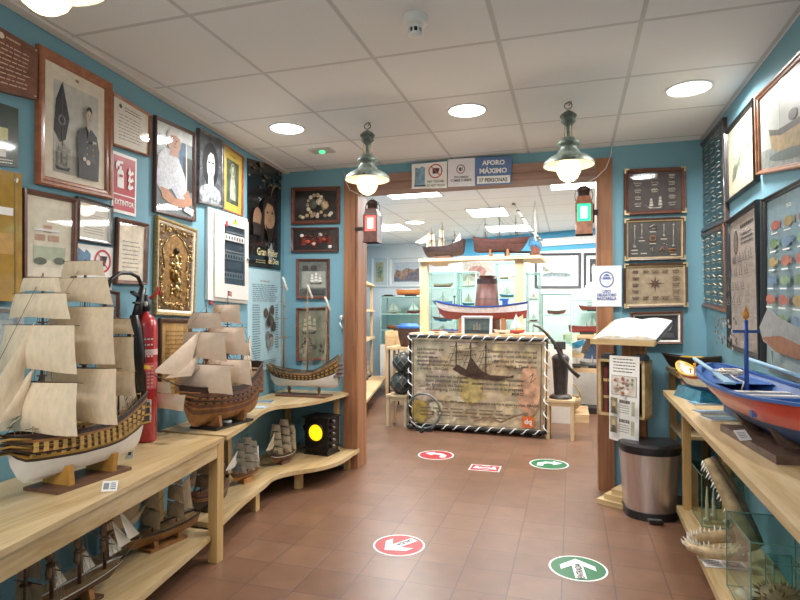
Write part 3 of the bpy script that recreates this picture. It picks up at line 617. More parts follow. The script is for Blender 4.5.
Bframe('framed_ship_display','wooden frame with ship scene lowest by the opening, behind bare masts','display',[(297,308),(329.5,307),(329.5,360),(297,361)],fw=.024,dep=.03,fm=WALN,art=scene2)
p=onY(342,317,YB); mb=MB(); mb.tube([p,p+V((0,-.02,.01)),p+V((.01,-.03,-.02)),p+V((-.01,-.03,-.05)),p+V((.012,-.03,-.09)),p+V((0,-.025,-.12))],.007,WHT,6); mb.sph(p+V((0,-.02,0)),.016,WHT); tag(mb.build('seahorse_ornament',loc=p),'small white curled ornament on the wall left of the opening','ornament')
# ---- signs on the lintel
SY=Y0-.02
def S4(q): return [onY(x,y,SY) for x,y in q]
def s1(A):
    A.poly([(.08,.12),(.38,.12),(.38,.82),(.3,.88),(.2,.8),(.1,.86)],mat('7fa0b8',.5,noise=.3)); A.rect(.07,.08,.4,.14,mat('3f5468',.5))
    A.ell(.68,.66,.2,.28,mat('c4444a',.5),24,hole=.84); A.poly([(.6,.56),(.76,.56),(.8,.76),(.6,.78)],DKT); A.line((.56,.84),(.8,.5),.008,mat('c4444a',.5))
    A.text('NO TOCAR',.69,.22,.09,DKT,maxw=.48); A.text('DO NOT TOUCH',.69,.07,.08,DKT,maxw=.5)
flatsign('no_touching_sign','white sign with blue picture and red prohibition circle, left on the lintel','sign',*S4([(412,164.5),(447,161.5),(447,188),(412,189)]),BN,SW,s1,.006)
def s2(A):
    A.ell(.48,.62,.16,.17,mat('8a4a50',.5),24,hole=.8); A.rect(.42,.55,.5,.68,DKT); A.rect(.52,.55,.55,.7,DKT); A.text('PROHIBIDO',.5,.3,.07,DKT,maxw=.6); A.text('COMER Y BEBER',.5,.18,.08,DKT,maxw=.78)
flatsign('no_food_sign','white sign reading PROHIBIDO COMER Y BEBER in the middle of the lintel','sign',*S4([(448,159.5),(475,158),(475,186),(448,187)]),BN,mat('e4e2ea',.5,noise=.02),s2,.006)
def s3(A):
    A.rect(.05,.05,.97,.32,SW); A.text('AFORO',.5,.72,.17,SW,bold=.04,maxw=.7); A.text('MÁXIMO',.5,.42,.18,SW,bold=.04,maxw=.84); A.text('37 PERSONAS',.5,.1,.14,BK,maxw=.8)
flatsign('capacity_sign','blue sign reading AFORO MÁXIMO 37 PERSONAS on the lintel','sign',*S4([(475.5,158),(512,156.5),(511,184),(475.5,185.5)]),BN,mat('5b77a8',.5,noise=.04),s3,.006)
# ---- back wall right frames
def brass(A,W=.02):
    return
def knotboard(bg,seed,ship=True,compass=False,col=None):
    def f(A):
        A.rect(0,0,1,1,bg); K=col or mat('c9c1b2',.5,noise=.2); r=random.Random(seed)
        if compass:
            for k in range(8):
                a=k*PI/4; b=a+PI/8; c=a-PI/8; R=.17 if k%2==0 else .12
                A.poly([(.5+.05*math.cos(b),.55+.07*math.sin(b)),(.5+R*math.cos(a),.55+R*1.35*math.sin(a)),(.5+.05*math.cos(c),.55+.07*math.sin(c))],mat('5c4030',.5)); 
            A.ell(.5,.55,.05,.07,mat('5c4030',.5))
        if ship: A.ship(.52,.06,.3,.32,K,K,2)
        us=(.14,.33,.5,.68,.87) if not ship else (.18,.5,.82)
        for u in us:
            for k in range(5):
                v=.9-.18*k
                if ship and .3<u<.7 and v<.5: continue
                if compass and .3<u<.7 and .25<v<.85: continue
                w=.05+.02*r.random()
                pts=[A.P(u-w+2*w*i/8,v+.03*math.sin(i*1.9+seed+k),A.h+.004) for i in range(9)]; A.mb.tube(pts,.0035,K,5)
                A.rect(u-.05,v-.065,u+.05,v-.045,K)
    return f
def corners(root,A):
    pass
def tools(A):
    A.rect(0,0,1,1,mat('4a4744',.5,noise=.1)); K=mat('a8a29a',.4,metal=.4,noise=.2); W_=mat('9a6a4a',.5)
    for u,v0,v1 in ((.12,.3,.9),(.26,.55,.92),(.68,.6,.9),(.86,.3,.9)): A.mb.tube([A.P(u,v0,A.h+.006),A.P(u,v1,A.h+.006)],.005,K,6); A.mb.sph(A.P(u,v0,A.h+.006),.012,K,(1,.5,1),8,5); A.mb.sph(A.P(u,v1,A.h+.006),.009,K,(1,.5,1),8,5)
    A.mb.tube([A.P(.47+.055*math.cos(i*PI/8),.52+.08*math.sin(i*PI/8),A.h+.006) for i in range(17)],.005,W_,6); A.mb.tube([A.P(.4,.85,A.h+.006),A.P(.5,.92,A.h+.006),A.P(.57,.82,A.h+.006),A.P(.46,.78,A.h+.006)],.006,K,6)
    A.mb.tube([A.P(.47,.12,A.h+.006),A.P(.47,.28,A.h+.006),A.P(.42,.22,A.h+.006)],.005,K,6)
    A.mb.tube([A.P(.6,.15,A.h+.006),A.P(.65,.28,A.h+.006),A.P(.68,.15,A.h+.006)],.006,W_,6); A.mb.tube([A.P(.76,.2,A.h+.006),A.P(.9,.2,A.h+.006)],.008,W_,6); A.mb.tube([A.P(.76,.12,A.h+.006),A.P(.9,.12,A.h+.006)],.005,W_,6)
    for u,v in ((.12,.2),(.12,.1),(.26,.47),(.68,.5),(.47,.38),(.47,.72),(.3,.1),(.86,.05)): A.rect(u-.06,v-.015,u+.06,v+.012,mat('c9c1b2',.5))
KB=[('knot_board','dark brown framed board of knots with white ship, topmost right of the opening',[(624,170),(685,167.5),(686,213.5),(624,216)],knotboard(mat('3b2c2c',.5),1),BROWNF),
('tool_board','dark framed board of small ship tools, second from top right of the opening',[(624,219.5),(685,217),(685,260),(624,261.5)],tools,mat('5a4034',.35,coat=.3)),
('knot_board','beige framed knot board with a compass rose, third right of the opening',[(623.5,264),(687,262.5),(687.5,307),(623.5,308.5)],knotboard(mat('a8967c',.5,noise=.15),3,False,True,col=mat('6a5644',.5)),mat('4f3a30',.35,coat=.3))]
for nm,lb,q,art,fm in KB:
    r_=Bframe(nm,lb,'display',q,fw=.03,dep=.04,fm=fm,inner=mat('b8a27c',.4) if 'beige' in lb or 'tools' in lb else None,art=art)
    for (u,v,su,sv) in ((0,0,1,1),(1,0,-1,1),(0,1,1,-1),(1,1,-1,-1)):
        A=Art(*B4(q),BN,.041); du=.035/A.W*su; dv=.035/A.H*sv; A.poly([(u,v),(u+du,v),(u+du,v+dv*.35),(u+du*.35,v+dv*.35),(u+du*.35,v+dv),(u,v+dv)],mat('c8b890',.3,metal=.5)); part(r_,'corner_plate',A.mb)
def bk4(A):
    A.rect(0,0,1,1,mat('4a4a4c',.5)); A.ell(.3,.55,.14,.2,mat('c0c4c8',.4)); A.ell(.72,.55,.14,.2,mat('c0c4c8',.4)); A.rect(.35,.8,.65,.9,mat('b0a080',.4)); A.rect(.1,.1,.9,.3,mat('6a6a70',.4))
Bframe('framed_display','shallow wooden display frame partly hidden behind the open book','display',[(630,312.5),(682,311),(682,344),(632,344)],fw=.03,dep=.05,fm=BROWNF,inner=WHT,art=bk4)
# ---- right wall (plane x=XR)
RN=V((-1,0,0))
def R4(q): return [onX(x,y,XR-.001) for x,y in q]
def Rframe(name,label,cat,q,**k): return frame(name,label,cat,*R4(q),RN,**k)
def specimens(bg,seed,cols=4,rows=9,c=None,metal=.5):
    def f(A):
        A.rect(0,0,1,1,bg); r=random.Random(seed); K=c or mat('8d9894',.45,metal=metal*.4,noise=.3)
        for i in range(cols):
            for j in range(rows):
                u=(i+.5)/cols+(r.random()-.5)*.05; v=(j+.5)/rows
                A.mb.tube([A.P(u-.06,v,A.h+.002),A.P(u,v+.03*r.random(),A.h+.003),A.P(u+.07,v,A.h+.002)],.0045,K,5); A.rect(u-.06,v-.035,u+.06,v-.025,mat('c4c4bc',.5))
    return f
TEALB=mat('3d5f68',.3,noise=.1,coat=.4)
Rframe('specimen_case','tall dark glazed case of small items high in the right corner','display',[(700,148),(727,117),(730,222),(700,234)],fw=.03,dep=.03,fm=mat('4a3a38',.35,coat=.4),art=specimens(TEALB,1))
Rframe('specimen_case','reddish wooden glazed case of knots low in the right corner','display',[(701,236),(728,223),(731,313),(701,305)],fw=.03,dep=.03,fm=BROWNF,art=specimens(TEALB,2,4,9,mat('c0b69c',.5)))
def drawing(A):
    A.rect(0,0,1,1,mat('cfc8b0',.5,noise=.06)); D=mat('7d8474',.5)
    A.ell(.5,.72,.22,.14,D,hole=.92); A.ell(.5,.55,.3,.08,D,hole=.93); 
    A.poly([(.2,.22),(.5,.4),(.85,.58),(.8,.66),(.45,.48),(.15,.3)],mat('9aa394',.5,noise=.2)); A.poly([(.15,.2),(.3,.25),(.3,.45),(.2,.4)],D); A.line((.2,.2),(.75,.8),.004,D)
    for k in range(8): A.line((.3+.05*k,.3+.04*k),(.36+.05*k,.5+.04*k),.003,D)
Rframe('framed_drawing','pale framed drawing of rigging high on the right wall, second from corner','picture',[(728.5,132),(758,97),(760,181),(730,203)],fw=.022,dep=.03,fm=BLACKF,art=drawing)
def boatpic(A):
    A.rect(0,0,1,1,mat('c4c9c4',.4,noise=.06)); A.rect(0,0,1,.25,mat('9aa09c',.4,noise=.2)); D=mat('5d5a54',.5,noise=.2)
    A.poly([(.25,.24),(.2,.5),(.4,.42),(1,.45),(1,.2),(.6,.12)],mat('b09c78',.5,noise=.2)); A.poly([(.2,.5),(.22,.42),(.45,.36),(1,.4),(1,.46),(.4,.44)],D); A.ell(.6,.12,.4,.06,mat('6f7a78',.5))
    A.line((.45,.42),(.45,.95),.004,D); A.ell(.7,.52,.08,.06,D)
Rframe('framed_photograph','wooden framed photograph of an old boat at the upper right edge','picture',[(760,97),(815,41),(818,166),(762,175)],fw=.028,dep=.03,fm=mat('9c6a4c',.35,coat=.4,noise=.2),art=boatpic)
def chart(A):
    A.rect(0,0,1,1,mat('b0a49c',.5,noise=.15)); A.ell(.22,.82,.09,.1,mat('5a4e4a',.5)); A.ell(.22,.82,.06,.075,mat('8a7a70',.5)); D=mat('5a5452',.5); A.dashes(.38,.9,.9,.95,1,DKT,.5); A.dashes(.4,.85,.78,.88,3,D,.4,2)
    r=random.Random(6)
    for j in range(4):
        for i in range(4): A.ship(.17+.22*i,.66-.11*j,.15,.07,D,D,2)
    for k in range(60): A.ell(.06+r.random()*.88,.02+r.random()*.22,.03,.012,mat(['4a4340','b0a69c','6a5c54'][k%3],.5))
Rframe('framed_chart','tall black framed grey chart with rows of small ships behind the red boat','picture',[(731,221),(762,199),(766,361),(733,348)],fw=.024,dep=.035,fm=BLACKF,art=chart)
def fishes(A):
    A.rect(0,0,1,1,mat('7e99a4',.4,noise=.1)); r=random.Random(9); A.text('PECES',.5,.92,.02,WHT)
    A.rect(0,0,1,.4,mat('9aaeb0',.4,noise=.1))
    for j in range(6):
        for i in range(3):
            u=.2+.3*i; v=.84-.11*j; c=['a85c4c','6f8a62','a08a54','5c7a94','b0624a','7a9a78'][(i*2+j)%6]; m=mat(c,.4,noise=.2)
            A.ell(u,v,.09,.03,m,12); A.poly([(u+.08,v),(u+.13,v+.028),(u+.13,v-.028)],m); A.rect(u-.08,v-.05,u+.06,v-.042,WHT)
    A.poly([(.0,.22),(.2,.34),(.5,.3),(1,.25),(1,.16),(.5,.16),(.3,.12),(.1,.14)],mat('8a8a88',.5)); A.poly([(.06,.16),(.5,.2),(1,.17),(1,.1),(.4,.1)],mat('8a5a3c',.5,noise=.2)); A.poly([(.3,.1),(.36,.1),(.34,.02)],mat('6a6a66',.5))
Rframe('framed_fish_poster','framed blue poster of colourful fish and a shark at the right edge','picture',[(768,199),(822,171),(822,390),(768,366)],fw=.022,dep=.035,fm=BLACKF,art=fishes)
# ------------------------------------------------------------------ ship models
SAILC=mat('e2d3b8',.85,noise=.08,scale=30,bump=.3); SAILW=mat('dcd6cc',.85,noise=.08,scale=30,bump=.2); SAILB=mat('b59c7c',.85,noise=.15,scale=30,bump=.3)
MASTM=mat('5c4330',.6,noise=.2); MASTL=mat('8f744f',.6,noise=.2); RIG=mat('4a4236',.8); RIGL=mat('a89c88',.8)
HB=mat('6b4630',.5,noise=.25); HD=mat('3a2a22',.5,noise=.2); HY=mat('b08840',.5,noise=.2); HWH=mat('ded8d2',.45,noise=.04); HT=mat('9a6a3c',.5,noise=.2)
class Hull:
    def __init__(s,L,B,D,zk=0,sternw=.6,rake=.08,zs=.3,zb=.2,tum=.0,full=.35,srake=-.02):
        s.L=L;s.B=B;s.D=D;s.zk=zk;s.sw=sternw;s.rake=rake;s.zs=zs;s.zb=zb;s.tum=tum;s.full=full;s.sr=srake
    def p(s,t,k,side=1):
        b=s.B/2
        if t<.35: q=t/.35; b*=s.sw+(1-s.sw)*math.sin(q*PI/2)
        if t>.55: q=(t-.55)/.45; b*=math.sqrt(max(0,1-q*q)) if k>.6 else max(0,1-q**(1.4+1.0*k))
        top=s.zk+s.D*(1+(s.zs*max(0,(.42-t)/.42)**1.6)+(s.zb*max(0,(t-.55)/.45)**1.8))
        bot=s.zk+s.D*(.45*max(0,(t-.88)/.12)**2+.12*max(0,(.1-t)/.1)**2)
        e=s.full+(.9-s.full)*(max(0,(.25-t)/.25)*.6+max(0,(t-.6)/.4))
        f=min(1,max(0,k))**e*(1-s.tum*max(0,k-.55)/.45)
        x=-s.L/2+t*s.L + s.rake*s.L*max(0,(t-.6)/.4)*k + s.sr*s.L*max(0,(.15-t)/.15)*k
        return V((x,side*b*f,bot+(top-bot)*k))
    def build(s,mb,bands,nt=22,nk=12):
        # bands: list of (k_end, material)
        for side in (1,-1):
            ks=[i/nk for i in range(nk+1)]
            for (e,_) in bands: 
                if e<1: ks.append(e)
            ks=sorted(set(round(k,3) for k in ks))
            for a,b in zip(ks,ks[1:]):
                m=[mm for e,mm in bands if (a+b)/2<e][0]
                vs=[s.p(i/nt,k,side) for k in (a,b) for i in range(nt+1)]
                mb.add(vs,[(i,i+1,nt+2+i,nt+1+i) for i in range(nt)],m,True)
        # transom
        nkk=8; vs=[s.p(0,j/nkk,1) for j in range(nkk+1)]+[s.p(0,j/nkk,-1) for j in range(nkk,-1,-1)]
        mb.add(vs,[tuple(range(len(vs)))],bands[-1][1])
    def deck(s,mb,k,m,t0=0,t1=.99,nt=20):
        vs=[]
        for i in range(nt+1):
            t=t0+(t1-t0)*i/nt; vs+= [s.p(t,k,1),s.p(t,k,-1)]
        mb.add(vs,[(2*i,2*i+1,2*i+3,2*i+2) for i in range(nt)],m)
    def rail(s,mb,k,r,m,t0=0,t1=1,nt=16,off=0):
        for side in (1,-1): mb.tube([s.p(t0+(t1-t0)*i/nt,k,side)+V((0,side*off,0)) for i in range(nt+1)],r,m,5)
def sqsail(x,z0,z1,w0,w1,bulge,m,rot=0,nu=10,nv=8):
    mb=MB(); c,sn=math.cos(rot),math.sin(rot); r_=random.Random(int(z0*9999)); k1=r_.random()*6
    def f(u,v):
        w=w0+(w1-w0)*v; y=(u-.5)*w; z=z0+(z1-z0)*v - (1-v)*.10*(z1-z0)*(4*u*(1-u)-1)*-.8*(1-v)
        bx=bulge*((1-(2*u-1)**2*.8)*math.sin(PI*min(1,(1-v)*.62+.12))+.10*math.sin(u*9+k1)*(1-v)); z+=.03*(z1-z0)*math.sin(u*7+k1)*(1-v)
        return V((x+bx*c-y*sn,bx*sn+y*c,z))
    mb.grid(f,nu,nv,m); return mb
def trisail(a,b,c,bulge,m):
    mb=MB(); a,b,c=V(a),V(b),V(c); n=(b-a).cross(c-a).normalized()
    def f(u,v): 
        p=a.lerp(b,v); q=a.lerp(c,v); return p.lerp(q,u)+n*bulge*math.sin(PI*u)*math.sin(PI*v)
    mb.grid(f,4,5,m); return mb
def ship(name,label,loc,rotz,L,B,D,masts,hull=None,bands=None,sail=SAILC,mm=MASTM,rig=RIG,bulge=.25,group=None,stand='plank',sz=.04,jibs=2,spanker=False,ports=0,portm=None,railm=None,deckm=None,yardrot=0,rs=1.0,bsp=.22,flag=None,rigr=.0009,standm=None,extras=None,hullx=None,lateen=False,cutter=None,sl=None):
    """masts: [(x, top z, [(z0,z1,w0,w1),...] , yards[(z,w)])] local: x forward(bow +x), keel of the hull at z=sz"""
    t=thing(name,label,'model ship',loc,rotz,group)
    H=Hull(L,B,D,sz,**(hull or {})); mb=MB(); H.build(mb,bands or [(.45,HWH),(.9,HB),(1.01,HD)])
    if hullx: hullx(mb,H)
    part(t,'hull',mb,False)
    mb=MB(); H.deck(mb,.86,deckm or MASTL); part(t,'deck',mb,False)
    mb=MB(); H.rail(mb,1.0,D*.022,railm or HD); 
    for k in (.62,.76): H.rail(mb,k,D*.014,railm or HD,0,.97,16,D*.004)
    part(t,'rails',mb,False)
    # bowsprit
    bp=H.p(1,.95,1); bp.y=0; be=bp+V((bsp*L,0,bsp*L*.45)); mb=MB(); mb.tube([bp-V((.06*L,0,.02*L)),be],[.012*L*.8,.004*L],mm,6); part(t,'bowsprit',mb,False)
    rg=MB(); prev=None
    def ln(a,b): rg.tube([a,b],rigr,rig,3,False)
    tops=[]
    for x,ztop,sails,yards in masts:
        dk=sz+D*.86; mb=MB(); r0=.011*L*rs; mb.tube([(x,0,dk-.01),(x,0,dk+(ztop-dk)*.5),(x,0,ztop)],[r0,r0*.75,r0*.3],mm,6)
        for q in (.38,.7):
            z=dk+(ztop-dk)*q; mb.lathe([(.001,z-.004),(r0*2.6,z),(r0*2.6,z+.004),(.001,z+.005)],(x,0,0),mm,8)
        mo=part(t,'mast',mb,False); tops.append((x,ztop,dk))
        for sidx,(z0,z1,w0,w1) in enumerate(sails):
            part(mo,'sail',sqsail(x+r0*1.2,z0,z1,w0,w1,bulge*(z1-z0),sail,yardrot),False)
        for z,w in (yards if yards is not None else [(s[1],s[3]*1.12) for s in sails]+([(sails[0][0]-.0,sails[0][2]*1.05)] if 0 else [])):
            mb=MB(); c,sn=math.cos(yardrot),math.sin(yardrot); a=V((x+r0*1.3,0,z))
            mb.tube([a+V((sn*w/2,-c*w/2,0)),a,a+V((-sn*w/2,c*w/2,0))],[r0*.2,r0*.45,r0*.2],mm,5); part(mo,'yard',mb,False)
        for side in (1,-1):
            for dx in (-.03,-.01,.012,.03):
                tt=(x+L/2)/L+dx; e=H.p(min(.97,max(.02,tt)),1,side); ln(V((x,0,dk+(ztop-dk)*.42)),e)
                ln(V((x,0,ztop*.97)),e) if dx in (-.03,.03) else None
            for q in (.15,.25,.34):
                a=V((x,0,dk+(ztop-dk)*.42)); e0=H.p(min(.97,max(.02,(x+L/2)/L-.03)),1,side); e1=H.p(min(.97,max(.02,(x+L/2)/L+.03)),1,side)
                ln(e0.lerp(a,q*2),e1.lerp(a,q*2))
    so=sorted(tops,key=lambda q:-q[0])
    f=so[0]; ln(V((f[0],0,f[1])),be); ln(V((f[0],0,f[2]+(f[1]-f[2])*.6)),be.lerp(bp,.4)); ln(V((f[0],0,f[2]+(f[1]-f[2])*.35)),bp)
    for a,b in zip(so,so[1:]):
        for q in (1,.7,.42): ln(V((b[0],0,b[2]+(b[1]-b[2])*q)),V((a[0],0,a[2]+(a[1]-a[2])*max(.08,q-.35))))
    e=H.p(0,1,1); e.y=0; l=so[-1]; ln(V((l[0],0,l[1])),e)
    part(t,'rigging',rg,False)
    for j in range(jibs):
        q=.9-.28*j; top=V((f[0],0,f[2]+(f[1]-f[2])*(q-.12))); tack=bp.lerp(be,.95-.42*j); lo=V((f[0]+.03*L,0.01,f[2]+(f[1]-f[2])*.1+.02*j))
        a=top.lerp(tack,.12); part(t,'jib_sail',trisail(a,tack+V((0,0,.01)),lo.lerp(tack,.35)+V((0,.0,.03)),.02*L,sail),False)
    if spanker or lateen:
        x,zt,dk=so[-1]
        if lateen: 
            a=V((x+.08*L,0,dk+.04)); b=V((x-.13*L,0,dk+(zt-dk)*.8)); mb=MB(); mb.tube([a,b],.004*L,mm,5); part(t,'yard',mb,False); part(t,'sail',trisail(b,a,V((x-.17*L,0,dk+.03)),.02*L,sail),False)
        else:
            mb=MB(); zz=(zt-dk); A_=[V((x-.015*L,0,dk+zz*.12)),V((x-.24*L,0,dk+zz*.15)),V((x-.2*L,0,dk+zz*.72)),V((x-.015*L,0,dk+zz*.55))]
            mb.grid(lambda u,v:(A_[0].lerp(A_[1],u)).lerp(A_[3].lerp(A_[2],u),v)+V((0,.02*L*math.sin(PI*u)*math.sin(PI*v),0)),4,4,sail); part(t,'spanker_sail',mb,False)
            mb=MB(); mb.tube([A_[3],A_[2]],.004*L,mm,5); part(t,'gaff',mb,False); mb=MB(); mb.tube([A_[0],A_[1]],.004*L,mm,5); part(t,'boom',mb,False)
    stm=standm or mat('5c4030',.5,noise=.2)
    if stand=='plank':
        mb=MB(); w=B*.42; mb.bx(-L*(sl or .27),L*(sl or .27),-w,w,0,.014,stm); part(t,'stand_base',mb,False)
        for x in (-L*.17,L*.17):
            mb=MB(); k0=H.p((x+L/2)/L,.22,1); mb.hexa([(x-.012,-w*.8,.013),(x+.012,-w*.8,.013),(x+.012,w*.8,.013),(x-.012,w*.8,.013)],[(x-.012,-k0.y*1.25,k0.z),(x+.012,-k0.y*1.25,k0.z),(x+.012,k0.y*1.25,k0.z),(x-.012,k0.y*1.25,k0.z)],cutter or HT); part(t,'cradle',mb,False)
    elif stand=='post':
        mb=MB(); w=B*.5; mb.bx(-L*.36,L*.36,-w,w,0,.012,stm); part(t,'stand_base',mb,False)
        for x in (-L*.22,L*.22): mb=MB(); mb.lathe([(.022,.012),(.012,.02),(.011,sz*.55),(.018,sz*.75),(.011,sz*.85),(.014,sz+.005)],(x,0,0),stm,10); part(t,'pedestal',mb,False)
    elif stand=='small':
        mb=MB(); w=B*.3; mb.bx(-L*.2,L*.2,-w,w,0,sz+D*.06,stm); part(t,'stand_base',mb,False)
    if flag:
        for (x,y,z,s_,m1,m2) in flag:
            mb=MB(); mb.tube([(x,y,z-s_*1.2),(x,y,z+s_*.3)],.0015,mm,4)
            def fl(v0,v1,m): mb.grid(lambda u,v:V((x-u*s_*1.4,y+math.sin(u*5)*s_*.12,z-s_*.7+s_*(v0+(v1-v0)*v)-u*s_*.25)),5,1,m)
            fl(0,.25,m1); fl(.25,.75,m2); fl(.75,1,m1); part(t,'flag',mb,False)
    if extras: extras(t,H)
    return t
RED=mat('b8322c',.5); YEL=mat('e0b42c',.5)
def guns(rows,n,s_,m,t0=.05,tl=.83,out=.004):
    def f(mb,H):
        for k in rows:
            for s in (1,-1):
                for i in range(n):
                    q=H.p(t0+tl*i/(n-1),k,s); mb.bx(q.x-s_,q.x+s_,q.y-out,q.y+out,q.z-s_,q.z+s_*.9,m)
    return f
# 1 --- big galleon on the left counter (local +x = bow, towards the camera)
CT=.663
gx=-1.93
def gal_ex(t,H):
    # beakhead curls, stern gallery, cannons row highlight, upper works
    mb=MB()
    for k in range(5):
        a=H.p(.93,.55+.09*k,1)
        for s in (1,-1): mb.tube([H.p(.9,.55+.09*k,s),H.p(.97,.55+.09*k,s)+V((.02,0,.004)),V((H.L*.5+.085,0,H.zk+H.D*(.72+.07*k))),V((H.L*.5+.115,0,H.zk+H.D*(.9+.05*k)))],.0045,HY if k%2==0 else HD,5)
    part(t,'beakhead',mb,False)
    mb=MB(); p=H.p(0,.6,1); w=p.y
    for j in range(3):
        z=H.zk+H.D*(.72+.2*j); mb.bx(-H.L/2-.035,-H.L/2+.03,-w*1.12,w*1.12,z,z+.008,HY)
        for i in range(6): y=-w*1.0+2*w*i/5; mb.bx(-H.L/2-.034,-H.L/2-.028,y-.006,y+.006,z+.01,z+.035,mat('c8c8c0',.4))
    mb.bx(-H.L/2-.03,-H.L/2+.02,-w*1.05,w*1.05,H.zk+H.D*.7,H.zk+H.D*1.25,HD); part(t,'stern_gallery',mb,False)
    # deck clutter: boats, gratings, hammock nets
    mb=MB()
    for i in range(18):
        x=-.26+.03*i; z=H.p((x+H.L/2)/H.L,1,1).z; 
        for s in (1,-1): 
            y=abs(H.p((x+H.L/2)/H.L,1,1).y)*s; mb.tube([(x,y,z-.01),(x,y,z+.028)],.002,HY,4); mb.tube([(x,y,z+.02),(x+.03,y,z+.022)],.002,mat('8a8468',.7),4)
    part(t,'bulwark_nets',mb,False)
    for y in (.02,-.02):
        b=MB(); Hb=Hull(.12,.035,.02,H.zk+H.D*.98,.5,.05,.1,.2); Hb.build(b,[(1.01,HY)],10,4); b.v=[v+V((.02,y,0)) for v in b.v]; part(t,'launch',b,False)
SAILG=mat('e0ccb0',.9,noise=.06,scale=60,bump=.6,stretch=(1,1,.35))
def zz(z): return z-CT
ship('model_galleon','large three-masted galleon with beige sails, banded gun decks and white underhull on the counter',(gx,1.85,CT),-PI/2-.03,.60,.21,.175,
 [(.18,zz(1.50),[(zz(.905),zz(1.085),.37,.34),(zz(1.135),zz(1.30),.36,.31),(zz(1.33),zz(1.42),.28,.23),(zz(1.43),zz(1.48),.19,.16)],None),
  (-.01,zz(1.57),[(zz(.915),zz(1.12),.37,.33),(zz(1.15),zz(1.37),.33,.30),(zz(1.39),zz(1.49),.30,.23),(zz(1.50),zz(1.56),.21,.18)],None),
  (-.19,zz(1.36),[(zz(.985),zz(1.09),.20,.18),(zz(1.10),zz(1.24),.20,.17),(zz(1.255),zz(1.32),.17,.13)],None)],
 hull=dict(sternw=.62,rake=.04,zs=.55,zb=.12,tum=.25,full=.3),bands=[(.44,HWH),(.5,HD),(.57,HY),(.64,HD),(.69,HT),(.74,HD),(.79,HY),(.84,HD),(.9,HT),(1.01,HD)],sail=SAILG,sz=.05,jibs=3,bulge=.42,spanker=False,lateen=True,yardrot=.12,hullx=guns((.6,.7,.8),17,.0085,mat('c9a25c',.5,noise=.2)),flag=[(-.34,0,zz(1.10),.035,RED,YEL)],extras=gal_ex,standm=mat('6a4a36',.5),rigr=.0011,cutter=mat('b8863e',.45,noise=.1),sl=.3)
# staysails between the masts are joined as one extra ship part above (lateen)
def paper_card(name,label,px,py,z,w,h,yaw,tilt,art=None,m=None,z_off=0):
    p=onZ(px,py,z); ux=V((math.cos(yaw),math.sin(yaw),0)); up=V((-math.sin(yaw)*math.cos(tilt),math.cos(yaw)*math.cos(tilt),math.sin(tilt)))
    n=ux.cross(up); BL=p-ux*w/2+V((0,0,.002)); A=Art(BL+up*h,BL+up*h+ux*w,BL+ux*w,BL,n)
    mb=A.mb; mb.hexa([A.P(*q,0) for q in ((0,0),(1,0),(1,1),(0,1))],[A.P(*q,.002) for q in ((0,0),(1,0),(1,1),(0,1))],m or SW); A.h=.0026
    if art: art(A)
    return tag(mb.build(name,loc=p),label,'card')
def codecard(A): A.dashes(.55,.92,.15,.85,4,DKT,.5,2); A.rect(.1,.2,.45,.8,mat('8a8a8a',.5))
paper_card('label_card','small white label card leaning at the galleon\'s stand on the counter',109,492,CT,.055,.04,.5,1.0,codecard)
paper_card('label_card','small white card with a dark mark behind the galleon\'s stern cradle',129,459,CT,.035,.05,.3,1.2,lambda A:A.rect(.3,.3,.7,.6,DKT))
# 2 --- second galleon on the curved shelf
CS=.655
def g2x(t,H):
    mb=MB(); w=H.p(0,.6,1).y
    for j in range(4): z=H.zk+H.D*(.7+.18*j); mb.bx(-H.L/2-.03,-H.L/2+.03,-w*1.1,w*1.1,z,z+.008,HT)
    mb.bx(-H.L/2-.025,-H.L/2+.02,-w,w,H.zk+H.D*.6,H.zk+H.D*1.35,HB); part(t,'stern_gallery',mb,False)
    mb=MB()
    for k in range(3):
        for s in (1,-1): mb.tube([H.p(.88,.6+.13*k,s),V((H.L*.5+.07,0,H.zk+H.D*(.85+.1*k)))],.005,HT,5)
    part(t,'beakhead',mb,False)
    part(t,'spritsail',sqsail(.45,.17,.25,.24,.26,.03,SAILB2),False); part(t,'spritsail',sqsail(.50,.265,.32,.16,.14,.02,SAILB2),False)
SAILB2=mat('e8d4c0',.85,noise=.04,scale=30,bump=.3)
ship('model_galleon','brown three-masted galleon with bulging tan sails on black stand, middle of the curved shelf',(-2.07,3.04,CS),-PI/2-.1,.64,.24,.21,
 [(.15,.74,[(.225,.385,.42,.38),(.42,.575,.34,.30),(.60,.69,.28,.2)],None),
  (-.04,.79,[(.26,.40,.40,.36),(.44,.60,.34,.28),(.63,.74,.24,.2)],None),
  (-.18,.62,[(.42,.5,.16,.13)],None)],hull=dict(sternw=.6,rake=.06,zs=.6,zb=.2,tum=.2,full=.3),
 bands=[(.3,HT),(.42,HB),(.47,HT),(.56,HB),(.6,HT),(.7,HB),(.74,HT),(.85,HB),(1.01,HD)],sail=SAILB2,sz=.03,jibs=2,bulge=.45,lateen=True,bsp=.33,hullx=guns((.6,.74),13,.007,HD),standm=mat('1c1a1a',.4),flag=[(.13,0,.76,.03,mat('33305a',.5),RED),(-.04,0,.82,.03,RED,mat('a08c84',.5))],extras=g2x)
paper_card('label_card','small white label at the brown galleon\'s black stand, left one',227,425,CS,.05,.03,.4,.9)
paper_card('label_card','small white label at the brown galleon\'s black stand, right one',242,416,CS,.04,.04,.4,.9)
